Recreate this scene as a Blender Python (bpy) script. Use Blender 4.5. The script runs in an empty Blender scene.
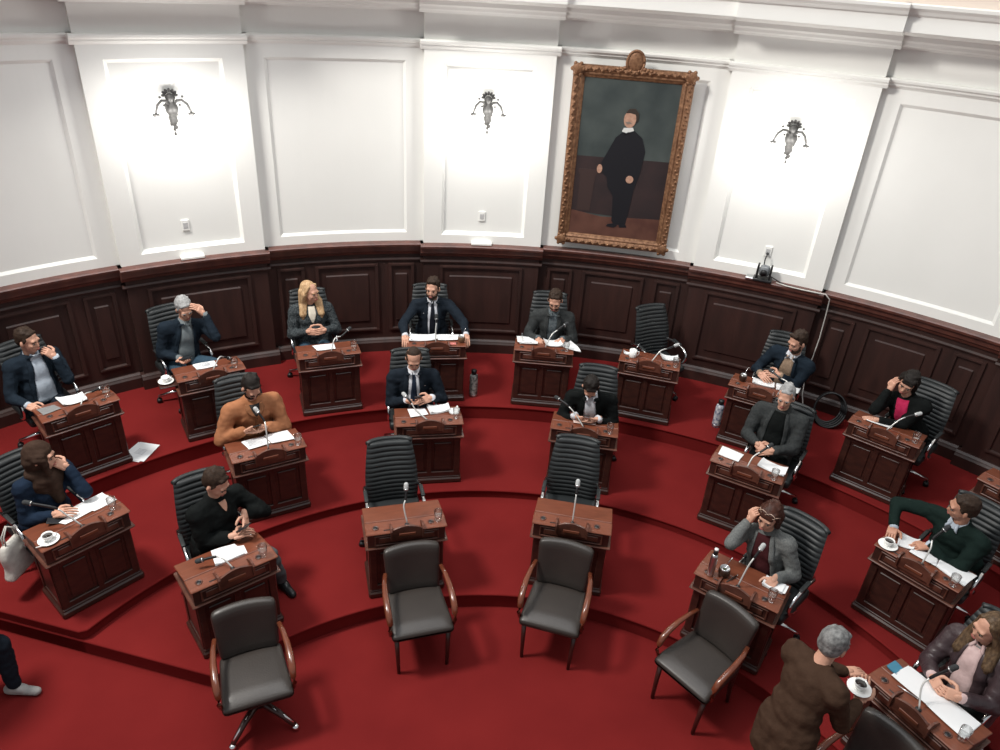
import bpy, math, random
import numpy as np
from mathutils import Vector, Matrix, Euler
from mathutils.bvhtree import BVHTree

random.seed(7)
rng = np.random.default_rng(7)
sc = bpy.context.scene
R_ = math.radians
pi = math.pi

# ------------------------------------------------------------------ camera
cam_d = bpy.data.cameras.new('camera')
cam_d.sensor_width = 36.0
cam_d.lens = 742.97 / 1000 * 36.0
cam_d.clip_start = 0.05
cam = bpy.data.objects.new('camera', cam_d)
sc.collection.objects.link(cam)
PITCH, ROLL, EYE = 0.52572, 0.06465, 4.9095
_F = Vector((0, math.cos(PITCH), -math.sin(PITCH)))
_R0 = Vector((1, 0, 0))
_U0 = _R0.cross(_F)
_R = _R0 * math.cos(ROLL) + _U0 * math.sin(ROLL)
_U = -_R0 * math.sin(ROLL) + _U0 * math.cos(ROLL)
cam.matrix_world = Matrix(((_R.x, _U.x, -_F.x, 0), (_R.y, _U.y, -_F.y, 0), (_R.z, _U.z, -_F.z, EYE), (0, 0, 0, 1)))
sc.camera = cam

# ------------------------------------------------------------------ world, exposure, large lamps
sc.view_settings.view_transform = 'Standard'
sc.view_settings.look = 'None'
sc.view_settings.gamma = 1
sc.view_settings.exposure = 0.0
w = bpy.data.worlds.new('hall_light')
sc.world = w
w.use_nodes = True
w.node_tree.nodes['Background'].inputs[0].default_value = (0.93, 0.97, 1.0, 1)
w.node_tree.nodes['Background'].inputs[1].default_value = 0.40


def area_lamp(name, loc, target, size, power, color):
    l = bpy.data.lights.new(name, 'AREA')
    l.shape = 'DISK'
    l.size = size
    l.energy = power
    l.color = color
    o = bpy.data.objects.new(name, l)
    o.location = loc
    o.rotation_euler = (Vector(target) - Vector(loc)).to_track_quat('-Z', 'Y').to_euler()
    sc.collection.objects.link(o)
    return o


area_lamp('window_lamp', (-5.2, 3.6, 9.6), (0.6, 4.6, 0), 1.7, 1050, (1.0, 0.96, 0.9))
area_lamp('skylight_lamp', (0.3, 4.4, 10.5), (0.3, 4.6, 0), 6.0, 420, (0.96, 0.98, 1.0))

# ------------------------------------------------------------------ materials
MATS = {}


def mat(name, col, rough=0.6, metal=0.0, col2=None, scale=8.0, stretch=(1, 1, 1), bump=0.0, bscale=60.0, coat=0.0,
        spec=0.5, trans=0.0, ior=1.45, emit=None, estr=0.0, detail=4, sheen=0.0):
    if name in MATS:
        return MATS[name]
    m = bpy.data.materials.new(name)
    m.use_nodes = True
    nt = m.node_tree
    b = nt.nodes['Principled BSDF']
    b.inputs['Base Color'].default_value = (*col, 1)
    b.inputs['Roughness'].default_value = rough
    b.inputs['Metallic'].default_value = metal
    b.inputs['Specular IOR Level'].default_value = spec
    b.inputs['Coat Weight'].default_value = coat
    b.inputs['Coat Roughness'].default_value = 0.2
    b.inputs['Transmission Weight'].default_value = trans
    b.inputs['IOR'].default_value = ior
    b.inputs['Sheen Weight'].default_value = sheen
    if emit:
        b.inputs['Emission Color'].default_value = (*emit, 1)
        b.inputs['Emission Strength'].default_value = estr
    tc = nt.nodes.new('ShaderNodeTexCoord')
    if col2 is not None:
        mp = nt.nodes.new('ShaderNodeMapping')
        mp.inputs['Scale'].default_value = stretch
        nt.links.new(tc.outputs['Object'], mp.inputs[0])
        n = nt.nodes.new('ShaderNodeTexNoise')
        n.inputs['Scale'].default_value = scale
        n.inputs['Detail'].default_value = detail
        nt.links.new(mp.outputs[0], n.inputs['Vector'])
        r = nt.nodes.new('ShaderNodeValToRGB')
        r.color_ramp.elements[0].position = 0.35
        r.color_ramp.elements[1].position = 0.68
        r.color_ramp.elements[0].color = (*col, 1)
        r.color_ramp.elements[1].color = (*col2, 1)
        nt.links.new(n.outputs['Fac'], r.inputs[0])
        nt.links.new(r.outputs[0], b.inputs['Base Color'])
    if bump > 0:
        n2 = nt.nodes.new('ShaderNodeTexNoise')
        n2.inputs['Scale'].default_value = bscale
        n2.inputs['Detail'].default_value = 3
        nt.links.new(tc.outputs['Object'], n2.inputs['Vector'])
        bp = nt.nodes.new('ShaderNodeBump')
        bp.inputs['Strength'].default_value = bump
        bp.inputs['Distance'].default_value = 0.02
        nt.links.new(n2.outputs['Fac'], bp.inputs['Height'])
        nt.links.new(bp.outputs[0], b.inputs['Normal'])
    MATS[name] = m
    return m


CARPET = mat('red_carpet', (0.135, 0.0105, 0.0105), 0.95, col2=(0.165, 0.0135, 0.013), scale=1.4, bump=0.25, bscale=260, spec=0.1)
PLASTER = mat('white_plaster', (0.76, 0.76, 0.73), 0.6, col2=(0.79, 0.79, 0.76), scale=1.2, bump=0.02, bscale=12, spec=0.3)
BEIGE = mat('beige_ledge', (0.62, 0.53, 0.46), 0.7)
DARKWOOD = mat('dark_mahogany_panelling', (0.026, 0.0115, 0.0095), 0.5, col2=(0.042, 0.017, 0.0135), scale=3.0, stretch=(3, 3, .5), coat=0.06, bump=0.03, bscale=30)
RAILWOOD = mat('mahogany_rail', (0.075, 0.027, 0.021), 0.45, col2=(0.13, 0.045, 0.032), scale=4, stretch=(2, 2, .8), coat=0.3)
DESKWOOD = mat('desk_mahogany', (0.028, 0.0115, 0.009), 0.38, col2=(0.05, 0.018, 0.0125), scale=5.0, stretch=(2, 2, 6), coat=0.3, bump=0.02, bscale=40)
LIDWOOD = mat('desk_lid_reddish_wood', (0.135, 0.038, 0.019), 0.4, col2=(0.18, 0.054, 0.027), scale=7.0, stretch=(1.0, 7, 4), coat=0.12)
EDGEWOOD = mat('worn_desk_edge', (0.125, 0.047, 0.031), 0.34, col2=(0.065, 0.023, 0.015), scale=11, coat=0.3)
ARMWOOD = mat('varnished_arm_wood', (0.15, 0.040, 0.018), 0.22, col2=(0.10, 0.027, 0.013), scale=9, coat=0.5)
LEGWOOD = mat('dark_leg_wood', (0.035, 0.011, 0.009), 0.35, coat=0.3)
BLACKLEATHER = mat('black_ribbed_leather', (0.011, 0.013, 0.014), 0.48, col2=(0.017, 0.020, 0.021), scale=6, bump=0.05, bscale=120)
BROWNLEATHER = mat('worn_brown_leather', (0.030, 0.0235, 0.020), 0.48, col2=(0.021, 0.0165, 0.0145), scale=3.2, bump=0.08, bscale=90, coat=0.1)
CHROME = mat('chrome', (0.78, 0.79, 0.8), 0.14, 1.0)
STEEL = mat('brushed_steel', (0.62, 0.63, 0.64), 0.28, 1.0)
BLACKPLASTIC = mat('black_plastic', (0.012, 0.012, 0.013), 0.4)
GREYPLASTIC = mat('grey_plastic', (0.16, 0.17, 0.18), 0.45)
FOAM = mat('pale_grey_foam', (0.42, 0.43, 0.43), 0.9, bump=0.3, bscale=300)
DARKFOAM = mat('dark_foam', (0.03, 0.032, 0.034), 0.9, bump=0.3, bscale=300)
PAPER = mat('white_paper', (0.78, 0.79, 0.80), 0.7)
PRINT = mat('printed_grey_text', (0.42, 0.43, 0.45), 0.8)
CERAMIC = mat('white_porcelain', (0.82, 0.82, 0.80), 0.12, coat=0.6)
COFFEE = mat('black_coffee', (0.012, 0.006, 0.004), 0.08)


def thin_glass(name, blend, tint):
    m = bpy.data.materials.new(name)
    m.use_nodes = True
    nt = m.node_tree
    nt.nodes.remove(nt.nodes['Principled BSDF'])
    out = nt.nodes['Material Output']
    t = nt.nodes.new('ShaderNodeBsdfTransparent'); t.inputs[0].default_value = (*tint, 1)
    g = nt.nodes.new('ShaderNodeBsdfGlossy'); g.inputs['Roughness'].default_value = .05
    f = nt.nodes.new('ShaderNodeLayerWeight'); f.inputs[0].default_value = blend * .6
    x = nt.nodes.new('ShaderNodeMixShader')
    nt.links.new(f.outputs['Facing'], x.inputs[0]); nt.links.new(t.outputs[0], x.inputs[1]); nt.links.new(g.outputs[0], x.inputs[2])
    nt.links.new(x.outputs[0], out.inputs[0])
    return m


GLASS = thin_glass('clear_glass', .8, (.97, .98, .98))
WATER = thin_glass('water', .60, (.93, .95, .95))
SKIN = mat('skin', (0.50, 0.27, 0.19), 0.5, col2=(0.56, 0.31, 0.22), scale=14, spec=0.35)
SKIN2 = mat('tanned_skin', (0.42, 0.21, 0.14), 0.5, col2=(0.48, 0.25, 0.17), scale=14, spec=0.35)
EYEWHITE = mat('eye_white', (0.24, 0.20, 0.18), 0.6)
EYEDARK = mat('dark_eye', (0.015, 0.010, 0.008), 0.25)
LIPS = mat('lips', (0.34, 0.10, 0.085), 0.5)
GILT = mat('aged_gilt', (0.13, 0.058, 0.028), 0.5, 0.35, col2=(0.26, 0.135, 0.070), scale=30, bump=0.25, bscale=70)
BRONZE = mat('grey_bronze', (0.035, 0.034, 0.033), 0.5, 0.2, col2=(0.07, 0.068, 0.065), scale=40)
BULB = mat('lit_bulb', (1, 1, 1), 0.5, emit=(1.0, 0.97, 0.92), estr=30)
BRASS = mat('brass', (0.55, 0.37, 0.15), 0.3, 1.0)


def cloth(name, c, c2=None, bump=0.35, bs=22, rough=0.85, scale=20):
    return mat(name, c, rough, col2=c2 or tuple(v * 1.25 for v in c), scale=scale, bump=bump, bscale=bs, spec=0.08)


# ------------------------------------------------------------------ mesh helpers
class MB:
    """collects shapes as plain vertex and face lists, then links them as one mesh object"""

    def __init__(s):
        s.v = []; s.f = []; s.m = []; s.mats = []; s.smooth = []

    def add(s, verts, faces, m=None, smooth=False):
        if m is not None and m not in s.mats:
            s.mats.append(m)
        mi = s.mats.index(m) if m is not None else 0
        o = len(s.v)
        s.v.extend([tuple(map(float, q)) for q in verts])
        for f in faces:
            s.f.append(tuple(i + o for i in f)); s.m.append(mi); s.smooth.append(smooth)
        return s

    def box(s, c, size, m=None, rot=None, ch=0.0):
        hx, hy, hz = [q / 2 for q in size]
        if ch <= 0:
            vs = [Vector((x, y, z)) for x in (-hx, hx) for y in (-hy, hy) for z in (-hz, hz)]
            fs = [(0, 1, 3, 2), (4, 6, 7, 5), (0, 4, 5, 1), (2, 3, 7, 6), (0, 2, 6, 4), (1, 5, 7, 3)]
        else:
            ch = min(ch, hx * .9, hy * .9, hz * .9)
            vs = []; idx = {}
            for sx in (-1, 1):
                for sy in (-1, 1):
                    for sz in (-1, 1):
                        for a in range(3):
                            h = [hx - ch, hy - ch, hz - ch]
                            h[a] += ch
                            idx[(sx, sy, sz, a)] = len(vs)
                            vs.append(Vector((sx * h[0], sy * h[1], sz * h[2])))
            fs = []
            g = lambda *k: idx[k]
            for sx in (-1, 1):
                fs.append([g(sx, -1, -1, 0), g(sx, 1, -1, 0), g(sx, 1, 1, 0), g(sx, -1, 1, 0)][::sx])
                fs.append([g(-1, sx, -1, 1), g(-1, sx, 1, 1), g(1, sx, 1, 1), g(1, sx, -1, 1)][::sx])
                fs.append([g(-1, -1, sx, 2), g(1, -1, sx, 2), g(1, 1, sx, 2), g(-1, 1, sx, 2)][::sx])
            for p in (-1, 1):
                for q in (-1, 1):
                    fs.append([g(-1, p, q, 1), g(-1, p, q, 2), g(1, p, q, 2), g(1, p, q, 1)][::p * q])
                    fs.append([g(p, -1, q, 0), g(p, 1, q, 0), g(p, 1, q, 2), g(p, -1, q, 2)][::-p * q * -1])
                    fs.append([g(p, q, -1, 0), g(p, q, -1, 1), g(p, q, 1, 1), g(p, q, 1, 0)][::p * q])
            for sx in (-1, 1):
                for sy in (-1, 1):
                    for sz in (-1, 1):
                        fs.append([g(sx, sy, sz, 0), g(sx, sy, sz, 1), g(sx, sy, sz, 2)][::sx * sy * sz])
        if rot is not None:
            vs = [rot @ q for q in vs]
        c = Vector(c)
        return s.add([q + c for q in vs], fs, m)

    def tube(s, pts, rad, m=None, seg=8, caps=True, flat=1.0, up=None):
        """pts: centre line; rad: number or list; flat squashes the section along 'up'"""
        P = [Vector(p) for p in pts]
        n = len(P)
        if not hasattr(rad, '__len__'):
            rad = [rad] * n
        vs = []; fs = []
        N = Vector(up) if up is not None else None
        prev = None
        for i in range(n):
            t = (P[min(i + 1, n - 1)] - P[max(i - 1, 0)])
            if t.length < 1e-9:
                t = Vector((0, 0, 1))
            t.normalize()
            ref = N if N is not None else (prev if prev is not None else (Vector((0, 0, 1)) if abs(t.z) < .9 else Vector((0, 1, 0))))
            a = ref - t * ref.dot(t)
            if a.length < 1e-6:
                a = t.orthogonal()
            a.normalize()
            b = t.cross(a)
            prev = a
            for k in range(seg):
                th = 2 * pi * k / seg
                vs.append(P[i] + (a * math.cos(th) * flat + b * math.sin(th)) * rad[i])
        for i in range(n - 1):
            for k in range(seg):
                k2 = (k + 1) % seg
                fs.append((i * seg + k, i * seg + k2, (i + 1) * seg + k2, (i + 1) * seg + k))
        if caps:
            fs.append(tuple(range(seg))[::-1])
            fs.append(tuple((n - 1) * seg + k for k in range(seg)))
        return s.add(vs, fs, m, True)

    def capsule(s, p0, p1, r0, r1, m=None, seg=12, cap=3):
        p0 = Vector(p0); p1 = Vector(p1)
        d = p1 - p0
        if d.length < 1e-6:
            d = Vector((0, 0, 1e-4)); p1 = p0 + d
        t = d.normalized()
        pts = []; rs = []
        for i in range(cap + 1):
            a = pi / 2 * (1 - i / cap)
            pts.append(p0 - t * r0 * math.sin(a)); rs.append(max(r0 * math.cos(a), 1e-4))
        for i in range(cap + 1):
            a = pi / 2 * i / cap
            pts.append(p1 + t * r1 * math.sin(a)); rs.append(max(r1 * math.cos(a), 1e-4))
        a0 = t.orthogonal().normalized(); b0 = t.cross(a0)
        vs = []; fs = []
        for p, r in zip(pts, rs):
            for k in range(seg):
                th = 2 * pi * k / seg
                vs.append(p + (a0 * math.cos(th) + b0 * math.sin(th)) * r)
        n = len(pts)
        for i in range(n - 1):
            for k in range(seg):
                k2 = (k + 1) % seg
                fs.append((i * seg + k, i * seg + k2, (i + 1) * seg + k2, (i + 1) * seg + k))
        fs.append(tuple(range(seg))[::-1]); fs.append(tuple((n - 1) * seg + k for k in range(seg)))
        return s.add(vs, fs, m, True)

    def ell(s, c, r, m=None, rot=None, seg=14, ring=9):
        vs = []; fs = []
        c = Vector(c)
        for i in range(ring + 1):
            a = -pi / 2 + pi * i / ring
            for k in range(seg):
                th = 2 * pi * k / seg
                q = Vector((r[0] * max(math.cos(a), 1e-3) * math.cos(th), r[1] * max(math.cos(a), 1e-3) * math.sin(th), r[2] * math.sin(a)))
                if rot is not None:
                    q = rot @ q
                vs.append(c + q)
        for i in range(ring):
            for k in range(seg):
                k2 = (k + 1) % seg
                fs.append((i * seg + k, i * seg + k2, (i + 1) * seg + k2, (i + 1) * seg + k))
        fs.append(tuple(range(seg))[::-1]); fs.append(tuple(ring * seg + k for k in range(seg)))
        return s.add(vs, fs, m, True)

    def lathe(s, prof, c=(0, 0, 0), m=None, seg=18, closed=False, smooth=True, caps=True):
        vs = []; fs = []
        c = Vector(c)
        for r, z in prof:
            for k in range(seg):
                th = 2 * pi * k / seg
                vs.append(c + Vector((r * math.cos(th), r * math.sin(th), z)))
        n = len(prof)
        for i in range(n - 1):
            for k in range(seg):
                k2 = (k + 1) % seg
                fs.append((i * seg + k, i * seg + k2, (i + 1) * seg + k2, (i + 1) * seg + k))
        if caps:
            fs.append(tuple(range(seg))[::-1]); fs.append(tuple((n - 1) * seg + k for k in range(seg)))
        return s.add(vs, fs, m, smooth)

    def rbox(s, size, r, m=None, c=(0, 0, 0), seg=5, deform=None, rot=None):
        """rounded box, its points passed through deform"""
        h = [q / 2 for q in size]
        vs = []; fs = []; key = {}

        def vid(p):
            k = tuple(round(q, 5) for q in p)
            if k not in key:
                inner = Vector([max(-(h[i] - r), min(h[i] - r, p[i])) for i in range(3)])
                d = Vector(p) - inner
                q = inner + (d.normalized() * r if d.length > 1e-9 else d)
                if deform:
                    q = Vector(deform(q))
                if rot is not None:
                    q = rot @ q
                key[k] = len(vs)
                vs.append(q + Vector(c))
            return key[k]

        def pts(hh):
            e = [-hh, -hh + r * .3, -hh + r]
            mid = [(-hh + r) + (2 * hh - 2 * r) * i / seg for i in range(1, seg)]
            return e + mid + [hh - r, hh - r * .3, hh]
        for ax in range(3):
            u, v_ = [(1, 2), (2, 0), (0, 1)][ax]
            U = pts(h[u]); V = pts(h[v_])
            for sgn in (-1, 1):
                for i in range(len(U) - 1):
                    for j in range(len(V) - 1):
                        q = []
                        for (a, b) in ((i, j), (i + 1, j), (i + 1, j + 1), (i, j + 1)):
                            p = [0, 0, 0]; p[ax] = sgn * h[ax]; p[u] = U[a]; p[v_] = V[b]
                            q.append(vid(p))
                        fs.append(q if sgn > 0 else q[::-1])
        return s.add(vs, fs, m, True)

    def mesh(s, name):
        me = bpy.data.meshes.new(name)
        me.from_pydata(s.v, [], s.f)
        for q in s.mats:
            me.materials.append(q)
        if len(s.mats) > 1:
            me.polygons.foreach_set('material_index', s.m)
        me.polygons.foreach_set('use_smooth', s.smooth)
        me.update()
        return me

    def build(s, name, m=None, parent=None, loc=None, rot=None):
        me = s.mesh(name)
        if m is not None and not s.mats:
            me.materials.append(m)
        o = bpy.data.objects.new(name, me)
        sc.collection.objects.link(o)
        if parent is not None:
            o.parent = parent
        if loc is not None:
            o.location = loc
        if rot is not None:
            o.rotation_euler = rot
        return o


def tag(o, label=None, cat=None, group=None, kind=None):
    if label: o['label'] = label
    if cat: o['category'] = cat
    if group: o['group'] = group
    if kind: o['kind'] = kind
    return o


def empty(name, loc=(0, 0, 0), rz=0.0, label=None, cat=None, group=None):
    o = bpy.data.objects.new(name, None)
    o.empty_display_size = 0.1
    sc.collection.objects.link(o)
    o.location = loc
    o.rotation_euler = (0, 0, rz)
    return tag(o, label, cat, group)


def copy_tree(o, parent=None):
    c = o.copy()
    sc.collection.objects.link(c)
    c.parent = parent
    for ch in list(o.children):
        copy_tree(ch, c)
    return c


# ------------------------------------------------------------------ plan of the chamber
CX, CY = 0.2029, 1.4754
TIER = {0: 0.0, 1: 0.152, 2: 0.248, 3: 0.421}
DESK = {'A1': (5.522, 44.57), 'A2': (5.551, 32.62), 'A3': (5.564, 20.72), 'A4': (5.634, 9.19), 'A5': (5.602, -2.57),
        'A6': (5.613, -14.09), 'A7': (5.573, -25.88), 'A8': (5.568, -37.89), 'A9': (5.50, -49.8),
        'B1': (4.145, 50.55), 'B2': (4.288, 30.19), 'B3': (4.399, 10.92), 'B4': (4.405, -8.15), 'B5': (4.401, -27.61), 'B6': (4.166, -47.49),
        'C1': (3.135, 40.2), 'C2': (3.091, 16.13), 'C3': (3.149, -8.3), 'C4': (3.019, -32.89), 'C5': (2.989, -57.79)}
TNUM = {'A': 3, 'B': 2, 'C': 1}
WHO = {'A1': 'the navy-blazer man with fist at chin', 'A2': 'the grey-haired man holding his forehead',
       'A3': 'the long-haired blonde woman', 'A4': 'the dark-bearded man in black tie', 'A5': 'the man spreading open pages',
       'A6': 'the turned empty chair by the wall', 'A7': 'the man in a beige sweater', 'A8': 'the woman in a bright pink top',
       'A9': 'nobody, cut by the frame edge', 'B1': 'the woman in a brown headscarf', 'B2': 'the man in a mustard jacket',
       'B3': 'the close-cropped man in suit and tie', 'B4': 'the black-haired man bent over his phone',
       'B5': 'the grey-haired man in black sweater', 'B6': 'the man in a dark green sweater',
       'C1': 'the short-haired woman in black', 'C2': 'the empty ribbed chair nearer the left',
       'C3': 'the empty ribbed chair nearer the right', 'C4': 'the woman in a grey blazer', 'C5': 'the woman in a pink blouse'}


def polar(r, deg, z=0.0):
    a = R_(deg)
    return Vector((CX - math.sin(a) * r, CY + math.cos(a) * r, z))


def dloc(n, x, y, z=0.0):
    """a point given from the front foot of a desk: x along it, y outwards, z above its tier"""
    r, d = DESK[n]
    a = R_(d)
    q = polar(r, d, TIER[TNUM[n[0]]] + z)
    return q + Vector((math.cos(a), math.sin(a), 0)) * x + Vector((-math.sin(a), math.cos(a), 0)) * y


def drot(n):
    return R_(DESK[n][1])


# ------------------------------------------------------------------ floor and tiers
RW = 6.96
m = MB()
ring = [polar(9.0, a, 0) for a in range(0, 360, 6)]
m.add(ring + [p - Vector((0, 0, .1)) for p in ring], [tuple(range(60))] + [(i, i + 60, (i + 1) % 60 + 60, (i + 1) % 60) for i in range(60)])
floor = m.build('floor', CARPET)
tag(floor, kind='structure')


def edge_r(t, d):
    if t == 1: return 3.04 - .09 * (d / 58) ** 2
    if t == 2: return 4.304 - .27 * (d / 48) ** 2
    return 5.57 - .10 * (d / 45) ** 2


def left_line(x):
    return 3.555 + (-1.98 - x) * .215


for t in (1, 2, 3):
    arc = []
    d = -84.0
    while d < 100:
        p = polar(edge_r(t, d), d)
        if d > 20 and p.y < left_line(p.x):
            break
        arc.append(p)
        d += 1.5
    arc.append(Vector((p.x, left_line(p.x), 0)))
    # round the corner of the tread a little
    # tread strip by strip from the inner edge out to the wall, riser below the edge
    def outer(q):
        v = Vector((q.x - CX, q.y - CY, 0)).normalized()
        ray = Vector((CX, CY, 0)) + v * 7.05
        if ray.y < left_line(ray.x) and q.x < 0:
            return ray
        return ray
    h = TIER[t]; h0 = TIER[t - 1]
    d_end = math.degrees(math.atan2(-(arc[-1].x - CX), arc[-1].y - CY))
    outs = [outer(q) for q in arc]
    k = 0
    # along the straight left end the inner border follows the end line
    tail = []
    for i in range(1, 9):
        x_ = arc[-1].x + (-6.6 - arc[-1].x) * i / 8
        tail.append(Vector((x_, left_line(x_), 0)))
    inner = arc + tail
    outs += [outer(q) for q in tail]
    n = len(inner)
    mb = MB()
    vs = [Vector((p_.x, p_.y, h)) for p_ in inner] + [Vector((p_.x, p_.y, h)) for p_ in outs] + [Vector((p_.x, p_.y, (h0 if i < len(arc) - 1 else 0) - .01)) for i, p_ in enumerate(inner)]
    fs = []
    for i in range(n - 1):
        fs.append((i, i + 1, n + i + 1, n + i))
        fs.append((i, 2 * n + i, 2 * n + i + 1, i + 1))
    mb.add(vs, fs)
    o = mb.build('carpeted_tier', CARPET, floor)
    arc = inner
    # soft nosing along the curved edge
    nb = MB()
    nb.tube([Vector((p.x, p.y, h - .011)) for p in arc], 0.013, seg=8)
    nb.build('tier_nosing', CARPET, o)

# ------------------------------------------------------------------ curved wall
BAYS = [('pil', 63.3, 51.5), ('rec', 51.5, 36.85), ('pil', 36.85, 24.8), ('rec', 24.8, 10.0), ('pil', 10.0, -1.45),
        ('rec', -1.45, -16.3), ('pil', -16.3, -28.0), ('rec', -28.0, -42.9), ('pil', -42.9, -54.9), ('rec', -54.9, -69.5),
        ('rec', 78.0, 63.3)]
DP = 0.075


def arc_sweep(mb, prof, a0, a1, n=None, m=None, close=True, smooth=False):
    """sweeps a closed (r, z) outline around the plan centre from a0 to a1 degrees"""
    n = n or max(2, int(abs(a1 - a0) / 1.2))
    k = len(prof)
    vs = []
    for i in range(n + 1):
        a = a0 + (a1 - a0) * i / n
        for r, z in prof:
            vs.append(polar(r, a, z))
    fs = []
    for i in range(n):
        for j in range(k):
            j2 = (j + 1) % k
            fs.append((i * k + j, i * k + j2, (i + 1) * k + j2, (i + 1) * k + j))
    fs.append(tuple(range(k))[::-1]); fs.append(tuple(n * k + j for j in range(k)))
    mb.add(vs, fs, m, smooth)


def panel_frame(mb, a0, a1, z0, z1, rf, rb, ia, iz0, iz1, bev, depth, m=None):
    """a slab face at radius rf with one sunk panel: stiles, rails, slanted reveal and sunk field; rb is its back"""
    aa = [a0, a0 - ia, a1 + ia, a1]
    zz = [z0, z0 + iz0, z1 - iz1, z1]
    arc_sweep(mb, [(rf, zz[0]), (rb, zz[0]), (rb, zz[1]), (rf, zz[1])], a0, a1, m=m)
    arc_sweep(mb, [(rf, zz[2]), (rb, zz[2]), (rb, zz[3]), (rf, zz[3])], a0, a1, m=m)
    arc_sweep(mb, [(rf, zz[1]), (rb, zz[1]), (rb, zz[2]), (rf, zz[2])], aa[0], aa[1], n=2, m=m)
    arc_sweep(mb, [(rf, zz[1]), (rb, zz[1]), (rb, zz[2]), (rf, zz[2])], aa[2], aa[3], n=2, m=m)
    n = 10
    rd = rf + depth
    ba = math.degrees(bev / rf)
    A = [aa[1] + (aa[2] - aa[1]) * i / n for i in range(n + 1)]
    B = [aa[1] - ba + (aa[2] - aa[1] + 2 * ba) * i / n for i in range(n + 1)]
    vs = []
    for a in A: vs += [polar(rf, a, zz[1]), polar(rf, a, zz[2])]
    o = len(vs)
    for a in B: vs += [polar(rd, a, zz[1] + bev), polar(rd, a, zz[2] - bev)]
    fs = []
    for i in range(n):
        fs.append((2 * i, 2 * i + 2, o + 2 * i + 2, o + 2 * i))
        fs.append((2 * i + 1, o + 2 * i + 1, o + 2 * i + 3, 2 * i + 3))
        fs.append((o + 2 * i, o + 2 * i + 2, o + 2 * i + 3, o + 2 * i + 1))
    fs.append((0, o, o + 1, 1)); fs.append((2 * n, 2 * n + 1, o + 2 * n + 1, o + 2 * n))
    mb.add(vs, fs, m)


ZR = 1.838      # top of the wooden rail
ZA = 3.973      # moulding over the wall panels
wm = MB()
arc_sweep(wm, [(7.05, 0), (7.2, 0), (7.2, 4.6), (7.05, 4.6)], 78, -69.5, 100)
wall = wm.build('wall_back', PLASTER)
tag(wall, kind='structure')
for kind, a0, a1 in BAYS:
    pil = kind == 'pil'
    rf = RW - DP if pil else RW
    b = MB()
    if pil:
        panel_frame(b, a0, a1, ZR - .03, ZA, rf, 7.05, 1.7, .13, .17, .035, .045)
        b.build('plaster_pilaster', PLASTER, wall)
    else:
        panel_frame(b, a0, a1, ZR - .03, ZA, rf, 7.08, 1.55, .13, .17, .03, .022)
        b.build('plaster_bay', PLASTER, wall)
    # moulding above the panels, frieze, cornice
    b = MB()
    arc_sweep(b, [(rf, ZA - .045), (7.05, ZA - .045), (7.05, ZA + .05), (rf - .045, ZA + .05), (rf - .055, ZA + .035), (rf - .05, ZA + .015), (rf - .03, ZA + .0), (rf - .028, ZA - .015), (rf - .012, ZA - .03)], a0 + (.35 if pil else 0), a1 - (.35 if pil else 0))
    b.build('architrave_moulding', PLASTER, wall)
    b = MB()
    arc_sweep(b, [(rf, ZA + .05), (7.05, ZA + .05), (7.05, 4.34), (rf, 4.34)], a0, a1)
    b.build('frieze_panel', PLASTER, wall)
    b = MB()
    q = 6.60 - (DP * .9 if pil else 0)
    e = .45 if pil else 0
    arc_sweep(b, [(7.05, 4.27), (rf - .02, 4.27), (rf - .035, 4.29), (rf - .07, 4.305), (rf - .085, 4.33), (rf - .12, 4.35), (rf - .13, 4.39), (q + .03, 4.42), (q, 4.435),
                  (q, 4.56), (q - .02, 4.575), (q - .035, 4.60), (q - .06, 4.625), (q - .065, 4.65), (q + .01, 4.66), (7.05, 4.66)], a0 + e, a1 - e)
    b.build('cornice', PLASTER, wall)
b = MB()
arc_sweep(b, [(6.62, 4.65), (7.05, 4.65), (7.05, 5.4), (6.62, 5.4)], 78, -69.5, 80)
b.build('gallery_parapet', BEIGE, wall)

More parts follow.
